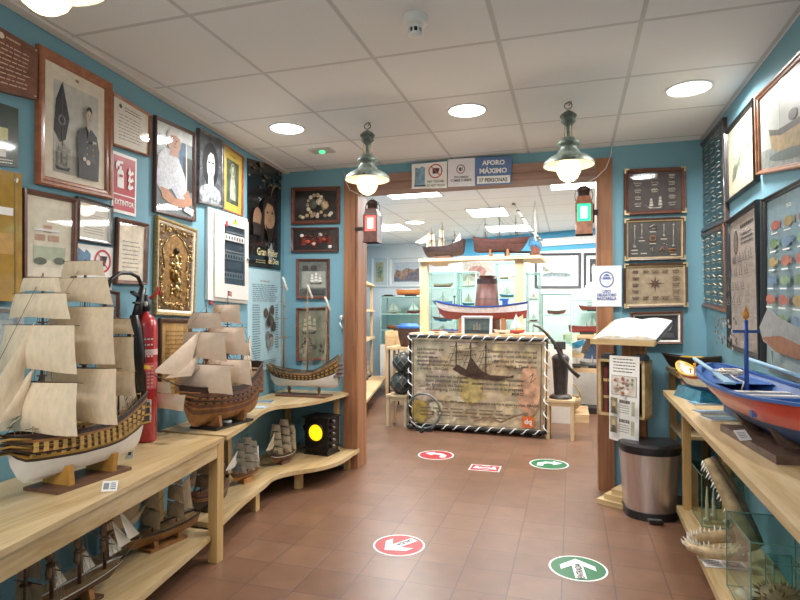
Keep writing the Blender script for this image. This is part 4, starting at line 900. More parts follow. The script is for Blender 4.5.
# 3 --- unrigged warship by the opening
def g3x(t,H):
    mb=MB(); w=H.p(0,.6,1).y
    for j in range(4): z=H.zk+H.D*(.75+.25*j); mb.bx(-H.L/2-.03,-H.L/2+.03,-w,w,z,z+.01,mat('6a7078',.5)); 
    mb.bx(-H.L/2-.02,-H.L/2+.04,-w*.9,w*.9,H.zk+H.D*.7,H.zk+H.D*1.6,HB); part(t,'stern_gallery',mb,False)
    mb=MB()
    for k in range(4):
        for s in (1,-1): mb.tube([H.p(.86,.6+.1*k,s),H.p(.95,.75+.1*k,s)+V((.03,0,.01)),V((H.L*.5+.07,0,H.zk+H.D*(.9+.1*k)))],.005,MASTL,5)
    part(t,'beakhead',mb,False)
    for x,z,y in ((.20,.99,0),(-.03,.92,.0),(-.19,.82,0)):
        mb=MB(); mb.grid(lambda u,v:V((x-.05*v+.012*u,y,z-.10*v-.02*u*v)),1,3,SAILW); mb.tube([(x,0,z),(x-.045,0,z-.11)],.006,SAILW,5); part(t,'furled_sail',mb,False)
ship('model_warship','bare-masted warship with white underhull and ochre gun decks on curved shelf beside the opening',(-2.125,4.26,CS),PI,.62,.16,.13,
 [(.19,.98,[],[(.9,.10),(.78,.16),(.64,.24),(.48,.34)]),(-.03,.91,[],[(.84,.12),(.72,.2),(.58,.34),(.42,.36)]),(-.2,.81,[],[(.74,.10),(.62,.16),(.5,.24)])],
 hull=dict(sternw=.7,rake=.04,zs=1.1,zb=.35,tum=.15,full=.3),bands=[(.47,HWH),(.52,HD),(.63,HY),(.67,HD),(.78,HY),(.82,HD),(.88,HT),(1.01,mat('6a6458',.6,noise=.3))],
 mm=MASTL,rig=RIGL,sz=.075,jibs=0,hullx=guns((.575,.72),16,.007,HD),stand='post',extras=g3x,standm=mat('6a4632',.5),bsp=.1,rigr=.0012)
# 4.. lower shelf ships
ZL=.15; ZC=.17
def clip(x,zt,ws,z0,n=4,h=None):
    h=h or (zt-z0)*.94; return (x,zt,[(z0+h*i/n,z0+h*(i+.82)/n,ws*(1-.13*i),ws*(1-.13*(i+.8))) for i in range(n)],None)
def schx(t,H):
    W=mat('ece4d6',.85,noise=.05)
    def tri(a,b,c): part(t,'jib_sail',trisail(a,b,c,.012,W),False)
    tri((.245,0,.34),(.385,0,.17),(.315,0,.165)); tri((.215,0,.29),(.33,0,.155),(.26,0,.15)); tri((.20,0,.235),(.275,0,.14),(.205,0,.135))
    tri((.065,0,.24),(.13,0,.13),(.07,0,.125)); tri((-.065,0,.22),(-.01,0,.13),(-.06,0,.125))
    for x in (.18,.05,-.08):
        mb=MB(); 
        for k in range(4): z=.17+.065*k; mb.tube([(x-.008,0,z),(x-.014,0,z+.02),(x-.012,0,z+.045),(x-.006,0,z+.06)],[.004,.013,.011,.004],mat('8f7458',.8,noise=.3),6)
        part(t,'furled_sail',mb,False)
ship('model_schooner','dark hulled schooner with white rail, white jibs and furled sails on the lower left shelf',(-1.93,1.80,ZL),PI/2,.50,.10,.055,
 [(.18,.43,[],[(.2,.08),(.3,.07)]),(.05,.43,[],[(.2,.08)]),(-.08,.43,[],[(.2,.08)]),(-.19,.36,[(.11,.20,.13,.12),(.21,.30,.12,.10)],None)],
 hull=dict(sternw=.5,rake=.1,zs=.15,zb=.15,full=.5),bands=[(.6,HB),(.8,HD),(1.01,HWH)],sail=mat('b8a286',.85,noise=.1,scale=40),jibs=0,bsp=.2,sz=.045,rig=RIGL,rs=1.5,mm=mat('6a4c38',.6,noise=.3),extras=schx)
ship('model_brig','wooden brig with tan jib and spanker on the lower left shelf near the table leg',onZ(166,546,ZL)+V((-.03,.02,0)),-PI/2-.2,.42,.11,.065,
 [clip(.07,.42,.15,.12,3),clip(-.08,.40,.14,.12,3)],hull=dict(sternw=.5,rake=.08,zs=.2,zb=.3),bands=[(.5,HT),(.8,mat('a87a40',.5,noise=.2)),(1.01,HD)],sail=mat('cdb593',.85,noise=.12,scale=30),mm=MASTL,jibs=2,spanker=True,bsp=.3,sz=.03,standm=HT,bulge=.3)
ship('model_galleon','dark rigged galleon behind the front table leg on the lower shelf',(-2.08,2.93,ZC),-PI/2-.1,.28,.11,.10,
 [clip(.08,.40,.16,.16,3),clip(-.02,.43,.16,.17,3),clip(-.09,.37,.1,.17,2)],hull=dict(sternw=.6,rake=.06,zs=.5,zb=.2,tum=.2),bands=[(.5,HD),(.7,HT),(.8,HD),(1.01,HB)],sail=mat('8f7c66',.85,noise=.25,scale=40),jibs=1,lateen=True,sz=.02,stand='small',bulge=.35)
ship('model_clipper','small three-masted clipper with crisp white sails on the lower curved shelf',(-2.17,3.47,ZC),-PI/2-.1,.27,.08,.05,
 [clip(.075,.31,.13,.09,4),clip(-.01,.335,.14,.09,4),clip(-.08,.29,.11,.09,4)],hull=dict(sternw=.4,rake=.12,zs=.2,zb=.35,full=.5),bands=[(.5,mat('a8743c',.5)),(1.01,HB)],sail=SAILW,jibs=2,spanker=True,sz=.03,stand='small',standm=mat('a8743c',.5),bulge=.15)
ship('model_frigate','small frigate with cream sails and white gun band left of the yellow lantern',(-2.16,3.98,ZC),-PI/2-.2,.26,.09,.065,
 [clip(.085,.34,.15,.1,4),clip(-.01,.37,.16,.1,4),clip(-.09,.31,.12,.1,3)],hull=dict(sternw=.5,rake=.08,zs=.25,zb=.3,full=.4),bands=[(.5,HB),(.62,HD),(.72,HWH),(1.01,HD)],sail=mat('c2b49a',.85,noise=.15),jibs=2,spanker=True,sz=.02,stand='small',bulge=.3)
ship('model_boat','partly visible brown model ship with tan sail at the bottom left corner',(-2.0,1.30,ZL),PI/2,.34,.1,.08,[clip(.06,.40,.14,.13,3),clip(-.08,.38,.14,.13,3)],sail=mat('8c6a4a',.85,noise=.2),jibs=0,sz=.03,bands=[(1.01,HB)])
# ------------------------------------------------------------------ left counter, curved shelves
def planktop(mb,pts,z0,z1,m): mb.prism(pts,z0,z1,m)
f1=onZ(224,437,CT); fd=(onZ(200,451,CT)-onZ(0,554,CT)).normalized()
f0=f1-fd*2.6; f1.z=0; f0.z=0; fn=V((fd.y,-fd.x,0)) # points to room
wy1=f1.y+.02
def wallpt(p): # point on left wall at same y
    return V((lwx(p.y)+.012,p.y,0))
t=thing('display_table','long pine display table along the left wall with a lower shelf','table',V(((f0.x+f1.x)/2-.2,(f0.y+f1.y)/2,0)))
w1=wallpt(f1); w0=wallpt(f0)
mb=MB(); mb.prism([(f0.x,f0.y),(f1.x,f1.y),(w1.x,w1.y),(w0.x,w0.y)],CT-.022,CT,PINE); part(t,'tabletop',mb)
mb=MB(); a=f0-fn*.02; b=f1-fn*.02-fd*.045; mb.beam(a+V((0,0,CT-.06)),b+V((0,0,CT-.06)),.022,.076,PINE); part(t,'apron',mb)
mb=MB(); a=f1-fn*.02-fd*.03; b=V((w1.x+.05,w1.y-.03,0)); mb.beam(a+V((0,0,CT-.06)),b+V((0,0,CT-.06)),.022,.076,PINEX); part(t,'apron',mb)
for s,q in ((0,f1-fd*.03-fn*.03),(1,V((w1.x+.06,w1.y-.04,0))),(2,f0+fd*.5-fn*.03),(3,V((lwx(f0.y+.5)+.06,f0.y+.5,0))),(4,V((lwx(2.3)+.07,2.32,0)))):
    mb=MB(); mb.bx(q.x-.028,q.x+.028,q.y-.028,q.y+.028,0,CT-.022,PINEZ); part(t,'leg',mb)
g1=onZ(216,531,ZL); g0=g1-fd*2.6; g1.z=0; g0.z=0
mb=MB(); mb.prism([(g0.x,g0.y),(g1.x,g1.y),(lwx(g1.y)+.02,g1.y),(lwx(g0.y)+.02,g0.y)],ZL-.03,ZL,PINE); part(t,'lower_shelf',mb)
def curved(name,label,pix,z,zleg,legs,back,th,y_start):
    pts=[onZ(x,y,z) for x,y in pix]; sm=[]
    for i in range(len(pts)-1):   # catmull
        p0=pts[max(i-1,0)];p1=pts[i];p2=pts[i+1];p3=pts[min(i+2,len(pts)-1)]
        for k in range(5):
            u=k/5; sm.append(.5*((2*p1)+(p2-p0)*u+(2*p0-5*p1+4*p2-p3)*u*u+(3*p1-p0-3*p2+p3)*u**3))
    sm.append(pts[-1]); end=pts[-1]; c0=sm[0]
    poly=[(p.x,p.y) for p in sm]+[(end.x+.004,end.y+.03),(end.x,YB-.004 if not back else YB-.004),(lwx(YB)+.006,YB-.004),(lwx(c0.y)+.006,c0.y)]
    t=thing(name,label,'shelf',V((-2.2,3.9,0)),0,None)
    mb=MB(); mb.prism(poly,z-th,z,PINE); part(t,'shelf_board',mb)
    for px,py in legs:
        q=onZ(px,py,0)+V((0,.03,0)); mb=MB(); mb.bx(q.x-.025,q.x+.025,q.y-.025,q.y+.025,0,z-th,PINEZ); part(t,'leg',mb)
    return t,sm
tu,smu=curved('curved_shelf','upper pine shelf with a wavy front edge running round the left corner',[(227,435.5),(245,424),(262,411),(275,406),(295,404),(320,400),(354,391)],CS,0,[],1,.028,0)
tl,sml=curved('curved_shelf','lower pine shelf with a wavy front edge on short legs in the left corner',[(219,524),(245,500),(265,484),(275,476),(295,471),(320,467),(340,461),(354,452)],ZC,0,[(252,512),(297,489),(346,470)],1,.03,0)
q=V((PLx0-.04,YB-.05,0))
for q in ((lwx(3.5)+.05,3.5),(lwx(YB)+.08,YB-.06),(PLx0-.05,YB-.06)):
    mb=MB(); mb.bx(q[0]-.02,q[0]+.02,q[1]-.02,q[1]+.02,ZC,CS-.028,PINEZ); part(tu,'support_post',mb)
# ------------------------------------------------------------------ extinguisher
EX=V((-2.185,2.50,CT)); ER=mat('b3262c',.25,coat=.6,noise=.05); RUB=mat('17181a',.4,noise=.05)
t=thing('fire_extinguisher','tall red fire extinguisher with black horn and looping hose on the counter','fire extinguisher',EX)
mb=MB(); mb.lathe([(.001,.0),(.058,.002),(.062,.012),(.062,.60),(.058,.635),(.04,.665),(.02,.68),(.018,.70)],EX,ER,26); cy_=part(t,'cylinder',mb)
mb=MB(); mb.lathe([(.0625,.28),(.0625,.42)],EX,mat('c85a5c',.4,noise=.1),26); mb.lathe([(.0628,.46),(.0628,.49)],EX,mat('d8b8b4',.4),26)
part(cy_,'instruction_label',mb)
# lettering on the label, facing the camera
dcam=(CAM-EX); ang=math.atan2(dcam.y,dcam.x)
def cyl(u,z,r=.0635): a=ang+u; return EX+V((math.cos(a)*r,math.sin(a)*r,z))
mb=MB()
for j in range(7):
    z=.29+.018*j
    for i in range(5): mb.pane(cyl(-.7+.3*i,z),cyl(-.7+.3*i+.2,z),cyl(-.7+.3*i+.2,z+.007),cyl(-.7+.3*i,z+.007),mat('e0b0ac',.5))
for j in range(4): 
    for i in range(3): mb.pane(cyl(-.1+.28*i,.45+.03*j),cyl(-.1+.28*i+.18,.45+.03*j),cyl(-.1+.28*i+.18,.458+.03*j),cyl(-.1+.28*i,.458+.03*j),mat('e8dcd8',.5))
part(cy_,'lettering',mb)
mb=MB(); mb.lathe([(.02,.69),(.026,.70),(.026,.74),(.018,.75),(.012,.78)],EX,RUB,14); mb.beam(EX+V((-.02,-.01,.76)),EX+V((.02,-.12,.79)),.02,.014,RUB); mb.beam(EX+V((0,0,.735)),EX+V((.015,-.10,.735)),.018,.01,RUB); part(t,'valve_handle',mb)
mb=MB(); mb.lathe([(.014,0),(.013,.006),(.001,.008)],EX+V((.02,-.02,.73)),mat('d8d8d4',.3),12,Matrix.Rotation(PI/2,3,'X')); part(t,'gauge',mb)
mb=MB(); mb.tube([EX+V((.01,.02,.76)),EX+V((.035,.05,.79)),EX+V((.03,.06,.82)),EX+V((.035,.07,.78))],.008,mat('c03030',.4),6); part(t,'safety_pin',mb)
mb=MB(); e=EX; hp_=[onPl(x,y,EX+V((.0,-.06,0)),LN) for x,y in ((142,300),(142,286),(138,277),(130,273),(120,273),(111,279),(106,290))]
mb.tube([EX+V((0,0,.74))]+hp_,.010,RUB,8); part(t,'hose',mb)
mb=MB(); mb.tube([onPl(143,288,EX+V((.0,-.05,0)),LN),onPl(139,305,EX+V((0,-.05,0)),LN),onPl(136,318,EX+V((0,-.05,0)),LN)],[.018,.022,.024],RUB,10); part(t,'hand_grip',mb)
mb=MB(); a=onPl(134,315,EX+V((0,-.06,0)),LN); b=onPl(139,400,EX+V((0,-.06,0)),LN); mb.tube([a,a.lerp(b,.15),a.lerp(b,.35),b],[.02,.035,.045,.05],RUB,12); part(t,'horn',mb)
# ------------------------------------------------------------------ brochures on curved shelf
def brochure(name,label,px,py,z,w,h,yaw,c1,c2,th=.004,extra=None,n=1):
    p=onZ(px,py,z); c,s=math.cos(yaw),math.sin(yaw); ux=V((c,s,0)); uy=V((-s,c,0)); 
    BL=p-ux*w/2-uy*h/2; A=Art(BL+uy*h,BL+uy*h+ux*w,BL+ux*w,BL,(0,0,1)); A.mb.hexa([A.P(*q,.001) for q in ((0,0),(1,0),(1,1),(0,1))],[A.P(*q,th) for q in ((0,0),(1,0),(1,1),(0,1))],mat('e4e4e4',.4)); A.h=th+.0005
    A.rect(0,0,1,1,mat(c1,.3,coat=.4,noise=.1)); A.rect(.08,.5,.92,.92,mat(c2,.3,noise=.3)); A.dashes(.1,.9,.1,.4,3,SW,.3,3)
    if extra: extra(A)
    return tag(A.mb.build(name,loc=p),label,'brochure')
brochure('brochure','pale blue brochure on the curved shelf right of the brown galleon',256,407.5,CS,.16,.1,.2,'b9d2e0','dfe8ee')
brochure('brochure','dark blue brochure on the curved shelf under the warship\'s bow',263,402.5,CS,.16,.1,.25,'4a6c8a','7a98b0',.01)
# ------------------------------------------------------------------ yellow lantern box
lp=onZ(316,456,ZC)+V((0,.12,0)); LR=-.12; t=thing('ship_lantern','black box lantern with glowing round yellow lens on the lower curved shelf','lantern',lp,LR)
IR=mat('2e2926',.45,metal=.5,noise=.3)
w=.11; mb=MB(); mb.bx(-w*1.05,w*1.05,-.10,.10,0,.012,IR); mb.bx(-w*.95,w*.95,-.09,.09,.012,.045,IR); mb.bx(-w*1.1,w*1.1,-.105,.105,.045,.06,IR); part(t,'base',mb,False)
mb=MB(); mb.bx(-w,w,-.095,.095,.06,.30,IR); mb.bx(-w*1.1,w*1.1,-.105,.105,.30,.312,IR); part(t,'case',mb,False)
mb=MB(); ax=Matrix.Rotation(PI/2,3,'X'); mb.lathe([(.078,0),(.082,.012),(.07,.02),(.066,.008)],(0,-.093,.185),IR,28,ax); lr_=part(t,'lens_ring',mb,False)
mb=MB(); mb.lathe([(.068,.004),(.066,.010),(.045,.018),(.001,.022)],(0,-.093,.185),emis('f0c010',1.6),28,ax); part(lr_,'lens',mb,False)
for k in range(5):
    mb=MB(); mb.tube([(w+.003,-.05,.08+.05*k),(w+.03,-.05,.08+.05*k)],.016,IR,8); mb.sph((w+.032,-.05,.08+.05*k),.014,mat('6a625a',.4,metal=.6)); part(t,'side_knob',mb,False)
mb=MB(); mb.tube([(-w-.01,0,.1),(-w-.05,0,.12),(-w-.06,0,.2),(-w-.01,0,.25)],.022,IR,8); part(t,'side_vent',mb,False)
# ------------------------------------------------------------------ wall lanterns red and green
def walllantern(name,label,px,y0,y1,yp,colr,body,wpx,st,side):
    k_=onY(px,y1,yp); top=onY(px,y0,yp).z; x=k_.x; z0=k_.z; H=top-z0; w=wpx
    t=thing(name,label,'lantern',(x,yp,z0)); c=(x,yp)
    mb=MB(); mb.bx(x-w,x+w,yp-w,yp+w,z0,z0+H*.26,body); mb.bx(x-w*1.08,x+w*1.08,yp-w*1.08,yp+w*1.08,z0,z0+.012,body); part(t,'oil_reservoir',mb)
    mb=MB()
    for a in (-1,1):
        for b in (-1,1): mb.beam((x+a*w*.92,yp+b*w*.92,z0+H*.25),(x+a*w*.92,yp+b*w*.92,z0+H*.64),.014,.014,body)
    mb.bx(x+side*w*.9,x+side*w,yp-w,yp+w,z0+H*.26,z0+H*.64,body)
    mb.hexa([(x-w,yp-w,z0+H*.62),(x+w,yp-w,z0+H*.62),(x+w,yp+w,z0+H*.62),(x-w,yp+w,z0+H*.62)],[(x-w*.75,yp-w*.75,z0+H*.78),(x+w*.75,yp-w*.75,z0+H*.78),(x+w*.75,yp+w*.75,z0+H*.78),(x-w*.75,yp+w*.75,z0+H*.78)],body); part(t,'housing',mb)
    mb=MB(); mb.bx(x-w*.86,x+w*.86,yp-w*.86,yp+w*.86,z0+H*.265,z0+H*.615,emis(colr,st)); part(t,'coloured_glass',mb)
    mb=MB(); mb.bx(x-w*.4,x+w*.4,yp-w*.905,yp-w*.865,z0+H*.32,z0+H*.56,emis('ffd0c8' if 'red' in label else 'b8ffe8',1.8)); part(t,'glow_core',mb)  # brighter heart of the lit glass, added as a pale glowing slab
    DKM=mat('4a3a34',.4,metal=.5,noise=.2)
    mb=MB(); mb.lathe([(w*.70,z0+H*.74),(w*.70,z0+H*.88),(w*.82,z0+H*.89),(w*.76,z0+H*.95),(w*.3,z0+H*.995),(.001,z0+H)],(x,yp,0),DKM,18); part(t,'chimney',mb)
    mb=MB(); mb.tube([(x-w*.95,yp,z0+H*.7),(x-w*1.1,yp,z0+H*.8),(x-w*.9,yp,z0+H*.93),(x,yp-.01,z0+H*1.03),(x+w*.9,yp,z0+H*.93),(x+w*1.1,yp,z0+H*.8),(x+w*.95,yp,z0+H*.7)],.003,DKM,5); part(t,'carrying_wire',mb)
    return t,x,z0,H
t,x,z0,H=walllantern('ship_lantern','red glowing lantern hung at the left post of the opening',372.5,200,243,YB-.12,'ff5a50',mat('5c3830',.4,noise=.3),.06,1.5,1)
mb=MB(); mb.bx(PLx1-.02,x-.0,YB-.055,YB-.028,z0+.12,z0+.15,IR); part(t,'bracket',mb)
t,x,z0,H=walllantern('ship_lantern','copper lantern with glowing green glass hung beside the right post',584,186,235,YB-.12,'20c890',mat('8f5c46',.35,noise=.3,coat=.3),.06,1.2,1)
mb=MB(); mb.bx(x+.05,PRx0+.01,YB-.055,YB-.028,z0+.16,z0+.2,IR); mb.bx(x+.05,x+.075,YB-.09,YB-.03,z0+.1,z0+.24,IR); part(t,'bracket',mb)
# ------------------------------------------------------------------ right side
ST=.85; SL=.12
a=onZ(663,390,ST); b=onZ(800,532,ST); sd=(b-a).normalized(); e=a+sd*3.2
for q in (a,b,e): q.z=0
sd.z=0; sd.normalize()
t=thing('display_shelf','long pine display shelf with lower level along the right wall','shelf',V((.75,2.4,0)))
mb=MB(); mb.prism([(a.x,a.y),(e.x,e.y),(XR-.004,e.y),(XR-.004,a.y+.02)],ST-.028,ST,PINE); part(t,'top_board',mb)
mb=MB(); la=onZ(677,506,SL); mb.prism([(la.x,la.y+.02),(la.x+sd.x*3,la.y+sd.y*3),(XR-.004,la.y+sd.y*3),(XR-.004,la.y+.02)],SL-.04,SL,PINE); part(t,'lower_shelf',mb)
for q in ((la.x+.05,la.y-.05),(XR-.04,la.y-.05),(XR-.035,2.43),(la.x+.06,1.0),(XR-.04,1.0)):
    mb=MB(); mb.bx(q[0]-.022,q[0]+.022,q[1]-.022,q[1]+.022,SL if q[0]>.8 else SL,ST-.028,PINEZ); part(t,'leg',mb)
mb=MB(); mb.bx(la.x+.06,XR-.05,la.y-.2,la.y-.1,0,SL-.04,PINE); part(t,'foot_block',mb)
mb=MB(); mb.bx(la.x+.06,XR-.05,1.0,1.1,0,SL-.04,PINE); part(t,'foot_block',mb)
# rear table in the corner
RTZ=.95; ra=onZ(668,367.5,RTZ); rb=onZ(684,376.5,RTZ)
t=thing('side_table','higher narrow pine table in the right back corner behind the display shelf','table',V((.8,4.2,0)))
mb=MB(); mb.bx(.66,XR-.004,ra.y-.45,min(ra.y+.1,YB-.01),RTZ-.028,RTZ,wood('b8935c','93703f','Y',5,.45)); part(t,'tabletop',mb)
rty0=ra.y-.45
for q in ((.70,rty0+.03),(XR-.03,rty0+.03),(.70,YB-.06),(XR-.03,YB-.06)):
    mb=MB(); mb.bx(q[0]-.022,q[0]+.022,q[1]-.022,q[1]+.022,0,RTZ-.028,wood('b8935c','93703f','Z',5,.45)); part(t,'leg',mb)
mb=MB(); mb.bx(.68,XR-.01,rty0+.06,YB-.04,.52,.54,PINE); part(t,'lower_shelf',mb)
# --- big red & blue boat
def openboat(name,label,loc,rotz,L,B,D,sz,bands,inner,rail,hull,extras=None,stand=True,standm=None,group=None,deckk=.35,sternw=.1,cat='model boat'):
    t=thing(name,label,cat,loc,rotz,group); H=Hull(L,B,D,sz,**hull); mb=MB(); H.build(mb,bands,26,12); part(t,'hull',mb,False)
    mb=MB(); 
    for side in (1,-1):
        for a_,b_ in ((deckk,.6),(.6,.8),(.8,1.0)):
            vs=[H.p(i/24,k,side)*1.0 for k in (a_,b_) for i in range(25)]; vs=[V((v.x*.99,v.y*.96,v.z)) for v in vs]
            mb.add(vs,[(i,i+1,26+i,25+i) for i in range(24)],inner,True)
    H.deck(mb,deckk,inner,.02,.97); part(t,'interior',mb,False)
    mb=MB(); rr=D*.035
    for side in (1,-1):
        vs=[]
        for i in range(27):
            p=H.p(min(.998,i/26),1,side); o=V((0,side*B*.025,0)); i_=V((0,-side*min(B*.05,abs(p.y))*1.0,0)); vs+=[p+o-V((0,0,rr)),p+o+V((0,0,rr)),p+i_+V((0,0,rr)),p+i_-V((0,0,rr))]
        mb.add(vs,[(4*i+j,4*i+(j+1)%4,4*i+4+(j+1)%4,4*i+4+j) for i in range(26) for j in range(4)],rail,False)
    part(t,'gunwale',mb,False)
    if extras: extras(t,H)
    return t,H
BRED=mat('c4382a',.3,coat=.4,noise=.12,scale=8); BBL=mat('3f67a8',.4,noise=.1,scale=10); BDB=mat('3a4f78',.5,noise=.25,scale=8); LBL=mat('8fb4cc',.45,noise=.06); DKB=mat('2c4f94',.5)
def bigx(t,H):
    D=H.D; dz=H.zk
    # fore and aft decks
    mb=MB(); H.deck(mb,.86,BBL,.72,.985,8); part(t,'fore_deck',mb,False)
    mb=MB(); H.deck(mb,.84,BBL,.015,.30,8); part(t,'aft_deck',mb,False)
    mb=MB(); q=H.p(.3,.84,1); mb.bx(q.x-.012,q.x+.012,-q.y*.9,q.y*.9,q.z-.05,q.z+.02,BBL); part(t,'coaming',mb,False)
    for tt in (.38,.46,.54,.62):
        mb=MB(); q=H.p(tt,.74,1); mb.bx(q.x-.02,q.x+.02,-q.y*.94,q.y*.94,q.z,q.z+.008,mat('d9d2cc',.5,noise=.06)); part(t,'thwart',mb,False)
    for s,(t0,t1) in ((1,(.42,.9)),(-1,(.35,.9))):
        mb=MB(); a_=H.p(t0,1,s)+V((0,-s*.01,.03)); b_=H.p(t1,1,s)+V((0,s*.015,.05)); mb.tube([a_.lerp(b_,.35),b_],.009,LBL,8)
        d=(b_-a_).normalized(); sd_=V((-d.y,d.x,0))*.02; up_=V((0,0,.004)); c_=a_.lerp(b_,.4); mb.hexa([a_-sd_-up_,a_+sd_-up_,c_+sd_*.4-up_,c_-sd_*.4-up_],[a_-sd_+up_,a_+sd_+up_,c_+sd_*.4+up_,c_-sd_*.4+up_],LBL); part(t,'oar',mb,False)
    # mast with cross and flame
    x=.20; z0=dz+D*.5; zt=1.315-ST; mb=MB(); mb.tube([(x,0,z0),(x,0,zt)],.009,DKB,8); part(t,'mast',mb,False)
    mb=MB(); mb.bx(x-.006,x+.006,-.052,.052,zt-.055,zt-.043,DKB); part(t,'crossbar',mb,False)
    mb=MB(); mb.lathe([(.001,0),(.012,.012),(.014,.028),(.006,.05),(.001,.062)],(x,0,zt),mat('d88a34',.4,noise=.3),8); part(t,'masthead_figure',mb,False)
    # rope coil on fore deck
    mb=MB(); r=random.Random(3); q=H.p(.84,.86,1); pts=[]
    for i in range(70): a_=i*.55; rr=.03+.035*abs(math.sin(i*.37)); pts.append((q.x+rr*math.cos(a_)*1.1,rr*math.sin(a_),q.z+.006+.0004*i+.006*r.random()))
    pts+= [(q.x-.12,.01,q.z+.01),(q.x-.17,-.01,q.z-.0),(q.x-.2,.01,q.z-.03)]
    mb.tube(pts,.0035,mat('d8cfc0',.8),5,); part(t,'rope_coil',mb,False)
    # keel, rudder, propeller, stand
    mb=MB(); mb.beam((-H.L*.42,0,H.zk-.012),(H.L*.4,0,H.zk-.008),.012,.03,BDB); part(t,'keel',mb,False)
    mb=MB(); mb.bx(-H.L*.5-.03,-H.L*.5+.01,-.006,.006,H.zk-.01,H.zk+D*.6,BDB); part(t,'rudder',mb,False)
    mb=MB()
    for k in range(3): a_=k*2*PI/3; mb.beam((-H.L*.46,0,H.zk+.02),(-H.L*.46,.035*math.cos(a_),H.zk+.02+.035*math.sin(a_)),.018,.004,mat('2a3048',.4),(1,0,.5))
    part(t,'propeller',mb,False)
    WS=mat('5a4336',.45,noise=.2); mb=MB(); mb.bx(-.42,.12,-.13,.13,0,.028,WS); part(t,'stand_base',mb,False)
    for xx in (.04,-.28):
        mb=MB(); q=H.p((xx+H.L/2)/H.L,.3,1); mb.hexa([(xx-.02,-.06,.028),(xx+.02,-.06,.028),(xx+.02,.06,.028),(xx-.02,.06,.028)],[(xx-.02,-q.y*1.02,q.z),(xx+.02,-q.y*1.02,q.z),(xx+.02,q.y*1.02,q.z),(xx-.02,q.y*1.02,q.z)],WS); part(t,'cradle',mb,False)
BYaw=math.atan2(3.27-2.0,.66-.76)
openboat('model_rowing_boat','large red model boat with blue deck, oars and blue cross on the right shelf',(.735,2.57,ST),BYaw,1.19,.34,.145,.05,[(.42,BDB),(.96,BRED),(1.01,mat('c8a070',.5))],BBL,BBL,dict(sternw=.12,rake=.04,zs=.12,zb=.3,full=.42),bigx)
paper_card('label_card','small white card on the stand of the big red boat',746,441,ST+.03,.05,.045,.5,.75,lambda A:A.dashes(.15,.85,.2,.8,4,GREYT,.4,3))
# --- small white boat with red and yellow rail
def smx(t,H):
    mb=MB(); mb.bx(.0,.06,-.03,.03,H.zk+H.D*.4,H.zk+H.D*1.05,WHT); part(t,'cabin',mb,False)
    for i,(x,y,c) in enumerate(((.03,0,'c8903c'),(.0,.02,'c8903c'),(-.05,0,'b8863c'),(.07,.01,'8a6a3c'))):
        mb=MB(); mb.tube([(x,y,H.zk+H.D*.5),(x,y,H.zk+H.D*(1.9-.2*i))],.004,mat(c,.5),6); mb.sph((x,y,H.zk+H.D*(1.9-.2*i)),.008,YEL if i%2 else RED); part(t,'post',mb,False)
    mb=MB(); mb.sph((-.03,0,H.zk+H.D*.9),.018,mat('c87a4c',.5)); part(t,'buoy',mb,False)
    mb=MB(); mb.hexa([(-.16,-.07,0),(.16,-.07,0),(.16,.07,0),(-.16,.07,0)],[(-.14,-.05,H.zk+.01),(.14,-.05,H.zk+.01),(.14,.05,H.zk+.01),(-.14,.05,H.zk+.01)],mat('2f7f9c',.3,noise=.3,coat=.3)); part(t,'sea_stand',mb,False)
openboat('model_fishing_boat','small white fishing boat with red bow and yellow rail on a blue sea stand',(.69,3.60,ST),PI/2+.25,.40,.14,.085,.055,[(.35,BDB),(.8,mat('e0d6bc',.4)),(1.01,mat('b84a3a',.4))],mat('e4dccb',.5),YEL,dict(sternw=.4,rake=.08,zs=.25,zb=.7,full=.42),smx)
def dkx(t,H):
    mb=MB(); mb.bx(-.06,.07,-.04,.04,H.zk+H.D*.7,H.zk+H.D*1.1,YEL); part(t,'yellow_cargo',mb,False)
    mb=MB(); mb.bx(-.1,.1,-.03,.03,0,H.zk+.01,DARK); part(t,'stand_base',mb,False)
openboat('model_barge','dark brown model boat with yellow inside on the corner table',(.775,4.2,RTZ),PI*.87,.32,.12,.075,.02,[(1.01,mat('2c2420',.5,noise=.3))],mat('2e2622',.6),mat('362a24',.5),dict(sternw=.6,rake=.12,zs=.2,zb=.3,full=.5),dkx)
tag_=None
def fig(name,label,x,y,z,h,c):
    mb=MB(); mb.lathe([(.001,0),(.012,.002),(.008,.02),(.011,h*.5),(.006,h*.7),(.009,h*.85),(.001,h)],(x,y,z),mat(c,.5,noise=.2),10); return tag(mb.build(name,loc=(x,y,z)),label,'figurine')
fig('bottle_ornament','small pale standing ornament right of the dark boat on the corner table',.85,4.10,RTZ,.07,'c8c4b8')
fig('bottle_ornament','small brown standing ornament beside the pale one on the corner table',.80,4.08,RTZ,.09,'8a6a4a')
for i,(px,py,lb,c1,c2) in enumerate(((705,404,'blue folded brochure at the rear of the right shelf','3a6f94','7ab0cc'),(712,413,'grey and blue booklet in front of the red boat\'s stand','4f6a80','9ab4c4'),(722,419,'long striped blue leaflet nearest the red boat\'s stand','5a86a4','a8b8bc'))):
    brochure('brochure',lb,px,py,ST,.15,.11,.15+.05*i,c1,c2,.005+.001*i)
